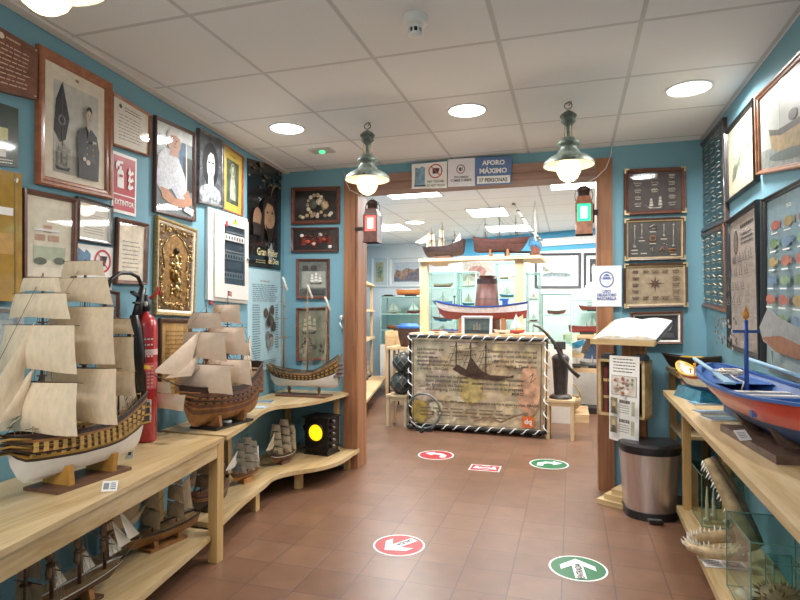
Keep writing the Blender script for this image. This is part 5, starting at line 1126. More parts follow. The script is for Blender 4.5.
# ------------------------------------------------------------------ lectern
LX=.42; LYf=4.10; LW=wood('b98a5c','8c613b','X',5,.45); LWZ=wood('a0704a','7a4e30','Z',5,.45)
t=thing('lectern','pine lectern with sloping top over a small open bookcase, beside the right post','lectern',(LX,4.25,0))
tl=onY(598,340,LYf); tr=onY(668,343,LYf); x0=tl.x; x1=tr.x; zf=tl.z-.01; zb=zf+.13; yb=LYf+.34
mb=MB(); mb.hexa([(x0,LYf,zf-.022),(x1,LYf,zf-.022),(x1,yb,zb-.022),(x0,yb,zb-.022)],[(x0,LYf,zf),(x1,LYf,zf),(x1,yb,zb),(x0,yb,zb)],PINEX)
mb.hexa([(x0,LYf-.014,zf-.024),(x1,LYf-.014,zf-.024),(x1,LYf,zf-.024),(x0,LYf,zf-.024)],[(x0,LYf-.014,zf+.014),(x1,LYf-.014,zf+.014),(x1,LYf,zf+.014),(x0,LYf,zf+.014)],PINEX); part(t,'sloping_top',mb)
cx=(x0+x1)/2
mb=MB(); mb.bx(cx-.07,cx+.09,4.27,4.31,0.06,zf+.05,LWZ); part(t,'column',mb)
c0=onY(603.5,360,4.13); c1=onY(655,420,4.13); cz1=c0.z; cz0=c1.z; X0=c0.x; X1=c1.x; yk=4.27
mb=MB(); s_=.018
for q in ((X0,X1,cz1-s_,cz1),(X0,X1,cz0,cz0+s_),(X0,X0+s_,cz0,cz1),(X1-s_,X1,cz0,cz1)): mb.bx(q[0],q[1],4.13,yk,q[2],q[3],PINEX)
part(t,'bookcase',mb)
mb=MB(); mb.bx(X0,X1,yk-.005,yk,cz0,cz1,mat('3b3534',.5)); part(t,'bookcase_back',mb)
for i,(dx,dz) in enumerate(((.20,.0),(.16,.035),(.12,.07))):
    mb=MB(); mb.bx(cx-dx,cx+dx-.06,4.28-dx*.75,min(4.28+dx*.7,YB-.04),dz,dz+.034,PINEX); part(t,'base_step',mb)
for i in range(2):
    bxm=['6b2f2a','30302f'][i]; mb=MB(); xx=X0+.03+.035*i; mb.bx(xx,xx+.03,4.15,4.25,cz0+s_,cz1-.06,mat(bxm,.5,noise=.1)); 
    for zz_ in (.3,.6): mb.bx(xx-.0005,xx+.0305,4.149,4.16,cz0+(cz1-cz0)*zz_,cz0+(cz1-cz0)*(zz_+.05),mat('c0a870',.4))
    tag(mb.build('book',loc=(xx,4.2,cz0+s_)),['dark red upright book at the left in the lectern bookcase','black upright book beside the dark red one in the lectern bookcase'][i],'book')
# open book
sl=(zb-zf)/(yb-LYf)
def bp_(u,v,h): # u 0..1 across, v 0..1 up slope
    return V((x0+.03+(x1-x0-.03)*u+.0*v, LYf+.02+(yb-LYf-.03)*v, zf+.004+sl*(.02+(yb-LYf-.03)*v)+h))
t=thing('open_book','large open visitors book with blank white pages on the lectern','book',bp_(.5,.1,0))
for s in (0,1):
    mb=MB(); mb.grid(lambda u,v:bp_(.5*s+.5*u,v,.012+.018*math.sin(PI*(u if s==0 else 1-u)**1.0*.9+ .0)),8,3,mat('f4f2ee',.6,noise=.01)); 
    mb.grid(lambda u,v:bp_(.5*s+.5*u,0,(.012+.018*math.sin(PI*(u if s==0 else 1-u)*.9))*v),8,1,mat('d8d4cc',.7)); 
    mb.grid(lambda u,v:bp_(float(s),u,.012*v),2,1,mat('d8d4cc',.7)); 
    part(t,'page_block',mb)
mb=MB(); mb.hexa([bp_(0,0,-.002),bp_(1.02,0,-.002),bp_(1.02,1.01,-.002),bp_(0,1.01,-.002)],[bp_(0,0,.004),bp_(1.02,0,.004),bp_(1.02,1.01,.004),bp_(0,1.01,.004)],mat('2f3a5c',.5)); part(t,'cover',mb)
for i,(px0,px1,py,lb) in enumerate(((606,618,356,'dark slim box under the left end of the lectern top'),(641,664,356,'dark grey flat box under the right end of the lectern top'))):
    p=onY(px0,py,4.14); q=onY(px1,py,4.14); mb=MB(); mb.bx(p.x,min(q.x,X1-.005),4.14,4.24,cz1,cz1+.022,mat('3a3f46',.4)); mb.bx(p.x+.005,min(q.x,X1-.005)-.005,4.145,4.235,cz1+.022,cz1+.038,mat('50565c',.4)); tag(mb.build('flat_box',loc=(p.x,4.2,cz1)),lb,'box')
def spin(o,a=math.radians(-27),P=V((LX,4.25,0))):
    R=Matrix.Rotation(a,4,'Z'); o.location=P+(R@(o.location-P)); o.rotation_euler.z+=a
for o in list(C.objects):
    if o.parent is None and o.name.split('.')[0] in ('lectern','open_book','flat_box') or (o.parent is None and o.name.split('.')[0]=='book'): spin(o)
# poster on the lectern
def poster(A):
    A.dashes(.12,.88,.8,.98,5,DKT,.3,1); B=A.sub(.08,.54,.92,.77); B.rect(0,0,1,1,mat('7c7670',.5)); B.rect(.02,.02,.98,.98,mat('e0d8cc',.5)); r=random.Random(12)
    for k in range(26): B.ell(.15+.7*r.random(),.12+.76*r.random(),.05+.05*r.random(),.06+.05*r.random(),mat(['a86a64','c8b89c','8a8f80','b89088','e8e0d4'][k%5],.5,noise=.2),9)
    A.h=B.h
    for v in (.32,.10):
        B=A.sub(.08,v,.92,v+.19); B.rect(0,0,.28,1,mat('8f8468',.5,noise=.3)); B.ell(.14,.6,.08,.2,mat('b8a888',.5)); B.poly([(.04,.05),(.24,.05),(.2,.45),(.08,.45)],mat('5c5648',.5)); B.dashes(.36,.8,.7,.95,1,DKT,.8,7); B.dashes(.36,.8,.1,.65,4,GREYT,.35,8); B.rect(.85,.05,.98,.9,mat('b8b49c',.5,noise=.2)); A.h=B.h
flatsign('hanging_poster','long white notice with printed pictures hanging in front of the lectern bookcase','poster',onY(613,356,4.118)+V((.03,0,0)),onY(644,357,4.118)+V((.04,0,0)),onY(643,446,4.118)+V((.04,0,0)),onY(612.5,441,4.118)+V((.03,0,0)),BN,WHT,poster,.003); spin(bpy.data.objects['hanging_poster'])
def emblem(A):
    Bq=mat('5d74b0',.5); A.ell(.5,.66,.25,.2,Bq,26,hole=.82); A.ell(.5,.67,.13,.13,Bq,16); A.poly([(.38,.66),(.62,.66),(.58,.54),(.42,.54)],WHT); A.rect(.4,.72,.6,.735,WHT)
    A.line((.36,.66),(.3,.72),.004,Bq); A.line((.64,.66),(.7,.72),.004,Bq)
    A.text('USO',.5,.34,.07,Bq,maxw=.6,bold=.04); A.text('OBLIGATORIO',.5,.25,.07,Bq,maxw=.66,bold=.04); A.text('MASCARILLA',.5,.16,.07,Bq,maxw=.66,bold=.04)
flatsign('mask_notice','white paper with blue round emblem and blue words taped to the right post','poster',*[onY(x,y,Y0-.004) for x,y in ((592,266),(621.5,265.5),(621.5,306.5),(592,306.5))],BN,mat('ece9ea',.6,noise=.02),emblem,.002)
# ------------------------------------------------------------------ pedal bin
bp0=onZ(653,521,0)+V((.0,.12,0)); t=thing('pedal_bin','brushed steel pedal bin with black lid beside the lectern','bin',bp0,.1)
def brushed():
    m=mat('d6cac8',.36,metal=.9,noise=.06,scale=60,stretch=(1,1,.02)); return m
ST_=brushed(); BL_=mat('242226',.35,noise=.05)
def semi(r,d,n=20): return [(r*math.cos(PI+PI*i/n),-.02+d*math.sin(PI+PI*i/n)) for i in range(n+1)]+[(r,.10),(r*.9,.13),(-r*.9,.13),(-r,.10)]
def loftrings(mb,rs,m,cap=True,smooth=True):
    n=len(rs[0][0]); vs=[];
    for pts,z in rs: vs+=[(x,y,z) for x,y in pts]
    mb.add(vs,[(k*n+i,k*n+(i+1)%n,(k+1)*n+(i+1)%n,(k+1)*n+i) for k in range(len(rs)-1) for i in range(n)],m,smooth)
    if cap: mb.add(vs[-n:],[tuple(range(n))],m); mb.add(vs[:n],[tuple(range(n))[::-1]],m)
mb=MB(); loftrings(mb,[(semi(.155,.12),.045),(semi(.180,.15),.43)],ST_); part(t,'body',mb,False)
mb=MB(); loftrings(mb,[(semi(.163,.128),0.0),(semi(.163,.128),.05)],BL_,smooth=False); part(t,'base',mb,False)
mb=MB(); loftrings(mb,[(semi(.184,.154),.425),(semi(.184,.154),.45)],BL_,smooth=False); part(t,'rim',mb,False)
mb=MB(); loftrings(mb,[(semi(.190,.16),.452),(semi(.190,.16),.475),(semi(.165,.135),.488)],BL_,smooth=False); part(t,'lid',mb,False)
mb=MB(); mb.bx(-.05,.03,-.20,-.12,.012,.024,mat('b8b8b8',.3,metal=.8)); mb.bx(-.05,.03,-.205,-.19,.012,.03,BL_); part(t,'pedal',mb,False)
# ------------------------------------------------------------------ right lower shelf: jaws, cases
GL=glassm('e4f1ed',.10); GE=mat('5f8f84',.2,noise=.05,coat=.5)
def glasscase(name,label,x0,x1,y0,y1,z0,z1,base=None,shelves=(),edge=.004,em=GE,gl=GL,rz=0,top=True,group=None,legs=0):
    t=thing(name,label,'glass case',((x0+x1)/2,(y0+y1)/2,z0-legs),0,group)
    mb=MB()
    for a_,b_ in (((x0,y0,z0),(x1,y0,z0)),((x0,y1,z0),(x1,y1,z0)),((x0,y0,z0),(x0,y1,z0)),((x1,y0,z0),(x1,y1,z0))):
        mb.beam(a_,b_,edge,edge,em); mb.beam((a_[0],a_[1],z1),(b_[0],b_[1],z1),edge,edge,em)
    for x in (x0,x1):
        for y in (y0,y1): mb.beam((x,y,z0),(x,y,z1),edge,edge,em,(1,0,0))
    part(t,'edges',mb)
    P=[((x0,y0,z0),(x1,y0,z0),(x1,y0,z1),(x0,y0,z1)),((x0,y0,z0),(x0,y1,z0),(x0,y1,z1),(x0,y0,z1)),((x1,y0,z0),(x1,y1,z0),(x1,y1,z1),(x1,y0,z1)),((x0,y1,z0),(x1,y1,z0),(x1,y1,z1),(x0,y1,z1))]
    if top: P.append(((x0,y0,z1),(x1,y0,z1),(x1,y1,z1),(x0,y1,z1)))
    for q in P: mb=MB(); mb.pane(*q,gl); part(t,'glass_panel',mb)
    for z in shelves: mb=MB(); mb.bx(x0+.005,x1-.005,y0+.005,y1-.005,z-.004,z,gl); mb.beam((x0,y0,z),(x1,y0,z),edge*.8,edge*1.2,em); part(t,'glass_shelf',mb)
    if base: mb=MB(); mb.bx(x0-.005,x1+.005,y0-.005,y1+.005,z0-base[0],z0-.001,base[1]); part(t,'base',mb)
    return t
# rear case with long bones
glasscase('glass_case','clear glass case holding upright pale saw bones on the lower right shelf',.70,.915,3.59,3.95,SL+.012,.42,base=(.01,PINE))
BONE=mat('cdbfa4',.5,noise=.15,scale=30); TOOTH=mat('efe9dc',.35,noise=.05); JAW=mat('c2a880',.5,noise=.25,scale=20); JAWD=mat('806a52',.6,noise=.3,scale=20)
for i,(x,y,h) in enumerate(((.74,3.66,.22),(.79,3.74,.19),(.84,3.66,.25))):
    mb=MB(); mb.tube([(x,y,SL+.013),(x+.005,y,SL+.04),(x,y,SL+h*.6),(x+.004,y+.01,SL+h)],[.02,.013,.009,.003],BONE,8); mb.sph((x,y,SL+.03),.022,BONE,(1,.7,.7))
    tag(mb.build('bone_specimen',loc=(x,y,SL+.013)),['upright pale bone nearest the walkway inside the rear glass case','middle upright bone, shortest in the rear glass case','tallest upright bone inside the rear glass case'][i],'specimen')
# open toothed jaws
jx=.70; jy=3.20
t=thing('animal_jaws','large gaping toothed jaws standing open on the lower right shelf','specimen',(jx,jy,SL))
def arch(c,pts,rad,m,name,teeth=None):
    mb=MB(); mb.tube(pts,rad,m,9)
    part(t,name,mb)
# lower jaw: U in horizontal plane opening toward back
LJ=[]
for i in range(15):
    a_=-PI*.5+ -PI*.5+PI*i/14 ; u=i/14
    LJ.append(V((jx-.02-.115*math.sin(PI*u)+.14*abs(2*u-1)**2*.8, jy+.115*math.cos(PI*u), SL+.045+.03*abs(2*u-1)**2)))
arch(None,LJ,[.022+.012*abs(2*i/14-1) for i in range(15)],JAW,'lower_jaw')
UJ=[]
tip=V((.665,3.29,.585)); ua=V((.715,3.25,.49)); ub=V((.775,3.20,.34)); uc=V((.84,3.17,SL+.07))
for i,(p,r) in enumerate(((0,0),)): pass
up_pts=[tip,tip.lerp(ua,.5)+V((0,0,.008)),ua,ua.lerp(ub,.5)+V((0,0,.008)),ub,ub.lerp(uc,.5),uc]
arch(None,[p for p in up_pts],[.016,.026,.03,.034,.04,.045,.04],JAW,'upper_jaw')
mb=MB(); mb.tube([p+V((.035,.05,.0)) for p in up_pts],[.012,.022,.03,.038,.042,.04,.035],JAWD,9); part(t,'skull',mb)
for i in range(26):
    u=.04+.92*i/25; j=u*14; k=int(min(13,j)); p=LJ[k].lerp(LJ[k+1],j-k); h=.03+.014*((i*7)%3)/2; out=(p-V((jx+.03,jy,p.z))).normalized()*.012
    mb=MB(); mb.tube([p+V((0,0,.014)),p+V((0,0,.014+h*.6))+out*.6,p+V((0,0,.014+h))+out],[.009,.005,.0008],TOOTH,5); part(t,'tooth',mb)
    if i%2: mb=MB(); mb.tube([p+out*.6,p+out*2.4+V((0,0,.006)),p+out*3.4+V((0,0,.02))],[.008,.005,.0008],TOOTH,5); part(t,'tooth',mb)
for i in range(18):
    u=i/17*(len(up_pts)-2.6); k=int(u); p=up_pts[k].lerp(up_pts[k+1],u-k); d=V((-.022,-.014,-.03))*(.7+.5*((i*5)%3)/2)
    mb=MB(); mb.tube([p+V((-.012,0,-.012)),p+V((-.012,0,-.012))+d],[.009,.0008],TOOTH,5); part(t,'tooth',mb)
paper_card('information_card','white printed card with a picture lying before the jaws',727,569,SL,.19,.085,.1,.03,lambda A:(A.dashes(.05,.45,.1,.9,4,DKT,.4,4),A.rect(.5,.1,.95,.9,mat('b8a8a0',.5)),A.ell(.72,.5,.17,.3,mat('8a6a60',.5),hole=.6)))
# front glass case and puffer fish
glasscase('glass_case','front glass case holding a spiny dried fish at the lower right corner',.655,.92,2.50,2.86,SL+.012,.46,base=(.01,PINE))
glasscase('glass_case','small inner glass box standing at the back of the front glass case',.80,.90,2.73,2.84,SL+.012,.30,edge=.003)
fp=V((.79,2.62,SL+.075)); t=thing('dried_pufferfish','spiny brown dried pufferfish inside the front glass case','specimen',(fp.x,fp.y,SL+.012))
PF=mat('8a6f4e',.6,noise=.35,scale=25); mb=MB(); mb.sph(fp,.062,PF,(1.5,1.2,.98),18,12); part(t,'body',mb)
mb=MB(); r=random.Random(5)
for i in range(150):
    th=r.random()*2*PI; ph=math.acos(1-1.6*r.random()); d=V((math.sin(ph)*math.cos(th),math.sin(ph)*math.sin(th),math.cos(ph))); p=fp+V((d.x*.062*1.5,d.y*.062*1.2,d.z*.06)); mb.tube([p,p+d*.022],[.0035,.0005],mat('6a5238',.6),4)
o=part(t,'spines',mb); o['kind']='stuff'
mb=MB(); mb.grid(lambda u,v:fp+V((-.08-.05*u,-.03+.06*v,.02+.02*math.sin(PI*v))),4,4,BONE); part(t,'tail_fin',mb)
for s in (-1,1): mb=MB(); mb.sph(fp+V((.085,s*.03,.02)),.009,BK); part(t,'eye',mb)
mb=MB(); mb.sph((.70,2.74,SL+.035),.035,mat('d8d0c0',.4,noise=.1),(1.3,1,.6)); mb.lathe([(.02,0),(.012,.012),(.001,.02)],(.70,2.74,SL+.05),BONE,10); tag(mb.build('seashell',loc=(.70,2.74,SL+.012)),'white seashell left of the spiny fish in the front glass case','seashell')
# ------------------------------------------------------------------ rear hall: donation desk
DA=onZ(408,428,0); DB=onZ(545,438,0); DU=(DB-DA); DW=DU.length; DU.normalize(); DN=V((DU.y,-DU.x,0))
def onD(px,py,off=0): return onPl(px,py,DA+DN*off,DN)
LP=wood('e0c49a','cfa878','X',5,.5); LPZ=wood('e0c49a','cfa878','Z',5,.5)
yaw=math.atan2(DU.y,DU.x)
DH=onD(412,337).z
t=thing('reception_desk','pine reception desk behind the donation board with two posts and a high top shelf','desk',(DA+DB)/2-DN*.3,yaw)
def loc(o,u,d,z): return DA+DU*u-DN*d+V((0,0,z))
def dbox(mb,u0,u1,d0,d1,z0,z1,m): mb.hexa([loc(0,u0,d0,z0),loc(0,u1,d0,z0),loc(0,u1,d1,z0),loc(0,u0,d1,z0)],[loc(0,u0,d0,z1),loc(0,u1,d0,z1),loc(0,u1,d1,z1),loc(0,u0,d1,z1)],m)
mb=MB(); dbox(mb,0.02,DW-.02,.06,.62,.06,DH-.02,LP); part(t,'body',mb)
mb=MB(); dbox(mb,.0,DW,.03,.68,DH-.02,DH+.045,LP); part(t,'desktop',mb)
mb=MB(); dbox(mb,0.05,DW-.05,.10,.6,0,.06,DARK); part(t,'plinth',mb)
PT=onD(430,262,-.3).z; 
for px in (424.5,519.5):
    q=onD(px,320,-.32); u=(q-DA).dot(DU); mb=MB(); dbox(mb,u-.045,u+.045,.28,.36,DH+.045,PT,LPZ); part(t,'post',mb)
uL=(onD(419,262,-.25)-DA).dot(DU); uR=(onD(541,262,-.25)-DA).dot(DU)
# top shelf: U-shaped plank with curved inner edge
out=[(uL,.22),(uR,.22),(uR,.95),(uR-.18,.95)]
for i in range(9): a_=PI*i/8; out.append(((uL+uR)/2+.02+(uR-uL)*.36*math.cos(a_)*(1), .80-.42*math.sin(a_)))
out+=[(uL+.18,.95),(uL,.95)]
mb=MB(); n=len(out); lo=[loc(0,u,d,PT) for u,d in out]; hi=[loc(0,u,d,PT+.035) for u,d in out]
mb.add(lo+hi,[tuple(range(n))[::-1],tuple(range(n,2*n))]+[(i,(i+1)%n,n+(i+1)%n,n+i) for i in range(n)],LP); part(t,'top_shelf',mb)
# board
BZ0=.10
b=[onD(412,338.5,.035),onD(544.5,342.5,.035),onD(543,431,.035),onD(412,423,.035)]
t=thing('donation_board','large parchment coloured board about donations with rope wound frame on the desk front','sign',(b[2]+b[3])/2,yaw)
A=Art(*b,DN); mb=MB(); mb.hexa([A.P(*p,-.02) for p in ((0,0),(1,0),(1,1),(0,1))],[A.P(*p,0) for p in ((0,0),(1,0),(1,1),(0,1))],mat('6a5a4a',.5)); part(t,'backing',mb)
A.mb=MB(); A.h=.001
PAR=mat('d0b996',.55,noise=.3,scale=7); A.rect(0,0,1,1,PAR); INK=mat('3f342c',.6); BR=mat('4f3626',.6,noise=.4,scale=40)
PG=mat('b59a62',.6,noise=.3,scale=9); PR=mat('b98a70',.6,noise=.25,scale=9)
r=random.Random(21)
for k in range(46): 
    u,v=r.random()*.9+.05,r.random()*.9+.05; A.ell(u,v,.03+.07*r.random(),.03+.06*r.random(),mat(['d3bb94','c8ac84','cfb39a','c9b283','d9c6a6'][k%5],.6,noise=.3,scale=12),9)
A.ell(.47,.42,.09,.16,mat('c4ab6c',.6,noise=.3,scale=12),16); A.ell(.9,.45,.08,.3,mat('cf9f7c',.6,noise=.3,scale=12),12); A.ell(.07,.15,.07,.14,mat('bf9c50',.6,noise=.3,scale=12),12)
for q in ((.015,.02,.02,.98),(.98,.02,.985,.98),(.015,.975,.985,.98),(.015,.02,.985,.024)): A.rect(*q,INK)
for i,s in enumerate(('Los donativos que','se recauden','en esta sala se','destinarán al montaje','de gastos de mantenimiento','y limpieza. GRACIAS')): A.text(s,.05,.87-.045*i,.032,INK,'L',.36,.02)
for i,s in enumerate(('Donations that are collected','in this room will serve to','the costs of maintenance','and cleaning. Thank you')): A.text(s,.95,.87-.055*i,.034,INK,'R',.38,.02)
for i,s in enumerate(('Spenden werden in diesem','Raum gesammelt und dienen','der Erhaltung des Saales','und Reinigung. DANKE')): A.text(s,.12,.555-.05*i,.034,INK,'L',.34,.02)
for i,s in enumerate(('Les donations recueillies','de cette salle serviront à couvrir','le maintien et la propreté','MERCI')): A.text(s,.86,.545-.052*i,.034,INK,'R',.38,.02)
A.text('Le donazioni raccolte in questa sala serviranno a coprire le spese e pulizia. GRAZIE',.55,.27,.03,INK,maxw=.84)
A.dashes(.06,.8,.1,.22,3,mat('7a6450',.6),.35,6); 
# etched ship
A.poly([(.33,.66),(.37,.72),(.44,.66),(.52,.68),(.62,.61),(.76,.605),(.79,.625),(.79,.59),(.62,.56),(.5,.555),(.4,.6)],BR)
for x,y0,y1 in ((.36,.66,.98),(.47,.64,.98),(.585,.62,.98)):
    A.line((x,y0),(x,y1),.014,BR); A.curve([(x-.06,y0+.05),(x-.02,y0+.2),(x,y1)],.004,BR)
    for k in range(3): A.line((x-.05,y0+.1+.08*k),(x+.045,y0+.12+.08*k),.006,BR)
    for k in range(5): A.line((x,y1-.02),(x-.1+.045*k,y0+.02),.003,BR)
A.poly([(.43,.62),(.47,.82),(.56,.64)],BR)
for k in range(12): a_=k*.5; A.line((.42+.05*math.cos(a_),.36+.1*math.sin(a_)),(.47+.05*math.cos(a_+2),.4+.12*math.sin(a_+2)),.003,mat('8f7a44',.6))
A.curve([(.02,.42),(.06,.48),(.04,.52),(.08,.5)],.004,PR); A.curve([(.9,.6),(.93,.65),(.91,.54),(.95,.6)],.006,BR)
A.curve([(.5,.08),(.62,.13),(.7,.08),(.8,.16),(.9,.2)],.02,mat('8a6e54',.6)); A.rect(.855,.04,.94,.165,mat('e0702c',.5)); A.text('dq',.897,.08,.06,WHT,bold=.02)
part(t,'printed_face',A.mb)
# black tube with white rope winding
cs=[A.P(-.012,-.02,.01),A.P(1.02,-.02,.01),A.P(1.02,1.03,.01),A.P(-.012,1.03,.01)]
mb=MB(); mb.tube(cs+[cs[0]],.022,DARK,8); part(t,'dark_frame',mb)
mb=MB()
for i in range(4):
    a_,b_=cs[i],cs[(i+1)%4]; d=(b_-a_); L=d.length; d.normalize(); s_=d.cross(DN).normalized(); nt=int(L/.125); pts=[]
    for k in range(nt*8+1): ph=k/8*2*PI; pts.append(a_+d*(L*k/(nt*8))+s_*(.026*math.cos(ph))+DN*(.026*math.sin(ph)))
    mb.tube(pts,.0065,WHT,5)
part(t,'white_rope',mb)
# hoop with stand in front of the board
hc=onD(423.5,411,.12); R_=onD(440,411,.12); rad=(R_-hc).length
t=thing('metal_hoop','round metal hoop on a small stand leaning at the lower left of the donation board','hoop',V((hc.x,hc.y,0)),yaw)
mb=MB(); mb.tube([hc+DU*(rad*math.cos(a*PI/16))+V((0,0,rad*math.sin(a*PI/16))) for a in range(33)],.012,mat('8a847c',.3,metal=.7,noise=.2),8); part(t,'ring',mb)
mb=MB(); lo=hc.z-rad; mb.tube([V((hc.x,hc.y,0.01)),V((hc.x,hc.y,lo+.01))],.014,DARK,8)
for s in (-1,1): mb.beam(V((hc.x,hc.y,.012))-DU*.1*s+DN*0,V((hc.x,hc.y,.012)),.03,.024,DARK)
mb.beam(V((hc.x,hc.y,.012))-DN*.09,V((hc.x,hc.y,.012))+DN*.09,.03,.024,DARK); part(t,'stand',mb)
mb=MB(); mb.sph(hc-DU*rad*.8+V((0,0,-rad*.95)),.035,DARK); part(t,'clamp',mb)
# stools
def stool(px,py,lab,w=.27,h=.42):
    p=onZ(px,py,0)-DN*.14; t=thing('stool',lab,'stool',p,yaw,'low pine stools beside the donation board'); 
    mb=MB(); mb.bx(-w/2,w/2,-w/2,w/2,h-.025,h,LP); part(t,'seat',mb,False)
    for a in (-1,1):
        mb=MB(); mb.bx(-w/2+.02,w/2-.02,a*(w/2-.03)-.01,a*(w/2-.03)+.01,h-.07,h-.025,LP); part(t,'rail',mb,False)
        for b in (-1,1): mb=MB(); mb.bx(a*(w/2-.025)-.018,a*(w/2-.025)+.018,b*(w/2-.025)-.018,b*(w/2-.025)+.018,0,h-.025,LPZ); part(t,'leg',mb,False)
    return p
s1p=stool(396,427,'low pine stool left of the donation board under the netted floats',.27,.37)
s2p=stool(560,440,'low pine stool right of the donation board under the hand pump',.30,.42)
# netted floats
NETM=mat('43423c',.5,noise=.4,scale=30,coat=.3); CORD=mat('6d675c',.8)
def floatb(c,r,lab):
    t=thing('netted_float',lab,'float',(c.x,c.y,c.z-r)); mb=MB(); mb.sph(c,r*.96,NETM,(1,1,.97),18,12); part(t,'glass_ball',mb)
    mb=MB()
    for s in (1,-1):
        for k in range(8):
            pts=[]
            for i in range(13): th=PI*i/12; ph=k*PI/4+s*i*.22; pts.append(c+V((math.sin(th)*math.cos(ph)*r,math.sin(th)*math.sin(ph)*r,-math.cos(th)*r*.97)))
            mb.tube(pts,.006,CORD,4,False)
    part(t,'net',mb)
r1=.135; c1=V((s1p.x+.02,s1p.y,.37+r1*.97)); floatb(c1,r1,'dark glass float in a cord net resting on the left stool')
floatb(c1+V((.02,.0,.248)),.125,'upper dark netted float stacked on the float on the left stool')
# hand pump
hp=V((s2p.x-.0,s2p.y,.42)); t=thing('hand_pump','dark iron hand pump with a long curved lever standing on the right stool','pump',hp)
IRN=mat('4b4440',.4,metal=.4,noise=.25,scale=15)
mb=MB(); mb.lathe([(.12,0),(.12,.02),(.10,.035),(.07,.05)],hp,IRN,22); part(t,'base_plate',mb)
mb=MB(); mb.lathe([(.07,.04),(.072,.1),(.088,.4),(.095,.42),(.085,.45),(.05,.475),(.03,.48)],hp,IRN,22); part(t,'barrel',mb)
top=V((hp.x-.015,hp.y,onY(553,344,hp.y).z)); mb=MB(); mb.tube([hp+V((0,0,.47)),top],.03,mat('5c4038',.5,noise=.2),10); mb.bx(top.x-.05,top.x+.07,top.y-.12,top.y+.04,top.z-.05,top.z+.03,IRN); part(t,'pump_rod',mb)
yy=hp.y-.11; lev=[onY(x,y,yy) for x,y in ((533,325),(539,327),(547,334),(555,344),(562,358),(571,370),(579,377))]
mb=MB(); mb.tube(lev,[.012,.013,.016,.02,.018,.018,.022],IRN,8); part(t,'lever',mb)
mb=MB(); mb.tube([lev[0],lev[0]-V((0,0,.13))],.004,IRN,5); part(t,'hanging_pin',mb)
# things behind right stool
q=onZ(572,424,0); mb=MB(); mb.bx(q.x-.30,q.x+.20,q.y+.1,q.y+.8,0,.10,LP); tag(mb.build('floor_platform',loc=(q.x,q.y+.4,0)),'low pale platform on the floor behind the right stool','platform')
bq=V((q.x-.10,q.y+.24,.10)); t=thing('wicker_basket','round woven basket on the low platform behind the right stool','basket',bq)
WK=mat('b49a6e',.7,noise=.35,scale=50,bump=.8); mb=MB(); mb.lathe([(.001,0),(.12,.005),(.19,.08),(.22,.16),(.2,.2),(.19,.19),(.2,.15),(.17,.08),(.001,.03)],bq,WK,22); part(t,'bowl',mb)
mb=MB(); mb.tube([bq+V((.21*math.cos(a*PI/8),0,.17+.22*math.sin(a*PI/8))) for a in range(9)],.012,WK,6); part(t,'handle',mb)
mb=MB(); mb.bx(q.x-.28,q.x-.12,q.y+.5,q.y+.6,.10,.80,LPZ); mb.bx(q.x-.28,q.x+.15,q.y+.5,q.y+.76,.76,.80,LP); tag(mb.build('display_plinth',loc=(q.x-.1,q.y+.6,.1)),'pale wooden stand behind the hand pump','stand')
TQ=mat('2f9fd0',.3,noise=.1,coat=.4)
openboat('model_rowing_boat','turquoise blue and white model boat leaning out behind the hand pump',(q.x+.03,q.y+.62,.80),-1.1,.42,.18,.12,.02,[(.45,mat('e4e6e6',.4)),(1.01,TQ)],TQ,WHT,dict(sternw=.3,rake=.1,zs=.2,zb=.5,full=.45))
# ------------------------------------------------------------------ things on desk and top shelf
def dpos(u,d,z): return loc(0,u,d,z)
def du_(px,py,d): return (onD(px,py,-d)-DA).dot(DU)
DT=DH+.045
# white and red open boat on stand
uc=du_(482,310,.3)
ub_z=DT
def hbx(t,H):
    for x in (-.25,.25): mb=MB(); mb.bx(x-.02,x+.02,-.05,.05,0,H.zk+.02,mat('a8683c',.5)); part(t,'support',mb,False)
    mb=MB(); mb.bx(-.4,.4,-.07,.07,0,.012,mat('8a5a38',.5)); part(t,'stand_base',mb,False)
    mb=MB(); mb.bx(-.30,-.24,-.02,.02,H.zk+H.D*.8,H.zk+H.D*1.5,mat('27509c',.4)); mb.bx(-.31,-.21,-.025,.025,H.zk+H.D*1.45,H.zk+H.D*1.6,mat('27509c',.4)); part(t,'blue_post',mb,False)
    mb=MB(); mb.tube([(.33,0,H.zk+H.D*.8),(.33,0,H.zk+H.D*1.8)],.006,DARK,6); mb.sph((.33,0,H.zk+H.D*1.8),.014,DARK); part(t,'bitt',mb,False)
p=dpos(uc,.30,DT)
openboat('model_boat','long white model boat with blue gunwale and red underbody on the desk','' or p,yaw+PI,1.02,.24,.15,.16,[(.5,mat('8c3a34',.4)),(.9,mat('efe6ea',.35,coat=.3)),(1.01,mat('3a4a8a',.4))],mat('dcd4cc',.5),mat('2f4a98',.4),dict(sternw=.25,rake=.06,zs=.35,zb=.5,full=.4),hbx)
# tapered wooden bucket-like chest behind the boat
ub=du_(486,290,.5); p=dpos(ub,.56,DT); t=thing('wooden_tub','tall tapered reddish wooden tub with dark bands behind the white boat','tub',p,yaw)
z1=onD(486,276,-.56).z-DT; TW=wood('6e4236','4a2a24','Z',6,.5)
mb=MB(); mb.lathe([(.001,0),(.16,.0),(.15,z1*.4),(.115,z1),(.10,z1),(.001,z1-.03)],p,TW,20); part(t,'staves',mb)
for k in (.3,.55,.9): mb=MB(); r_=.16-.045*k+.003; mb.lathe([(r_+.002,z1*k-.03),(r_+.001,z1*k+.03)],p,mat('3f2b28',.5),20); part(t,'band',mb)
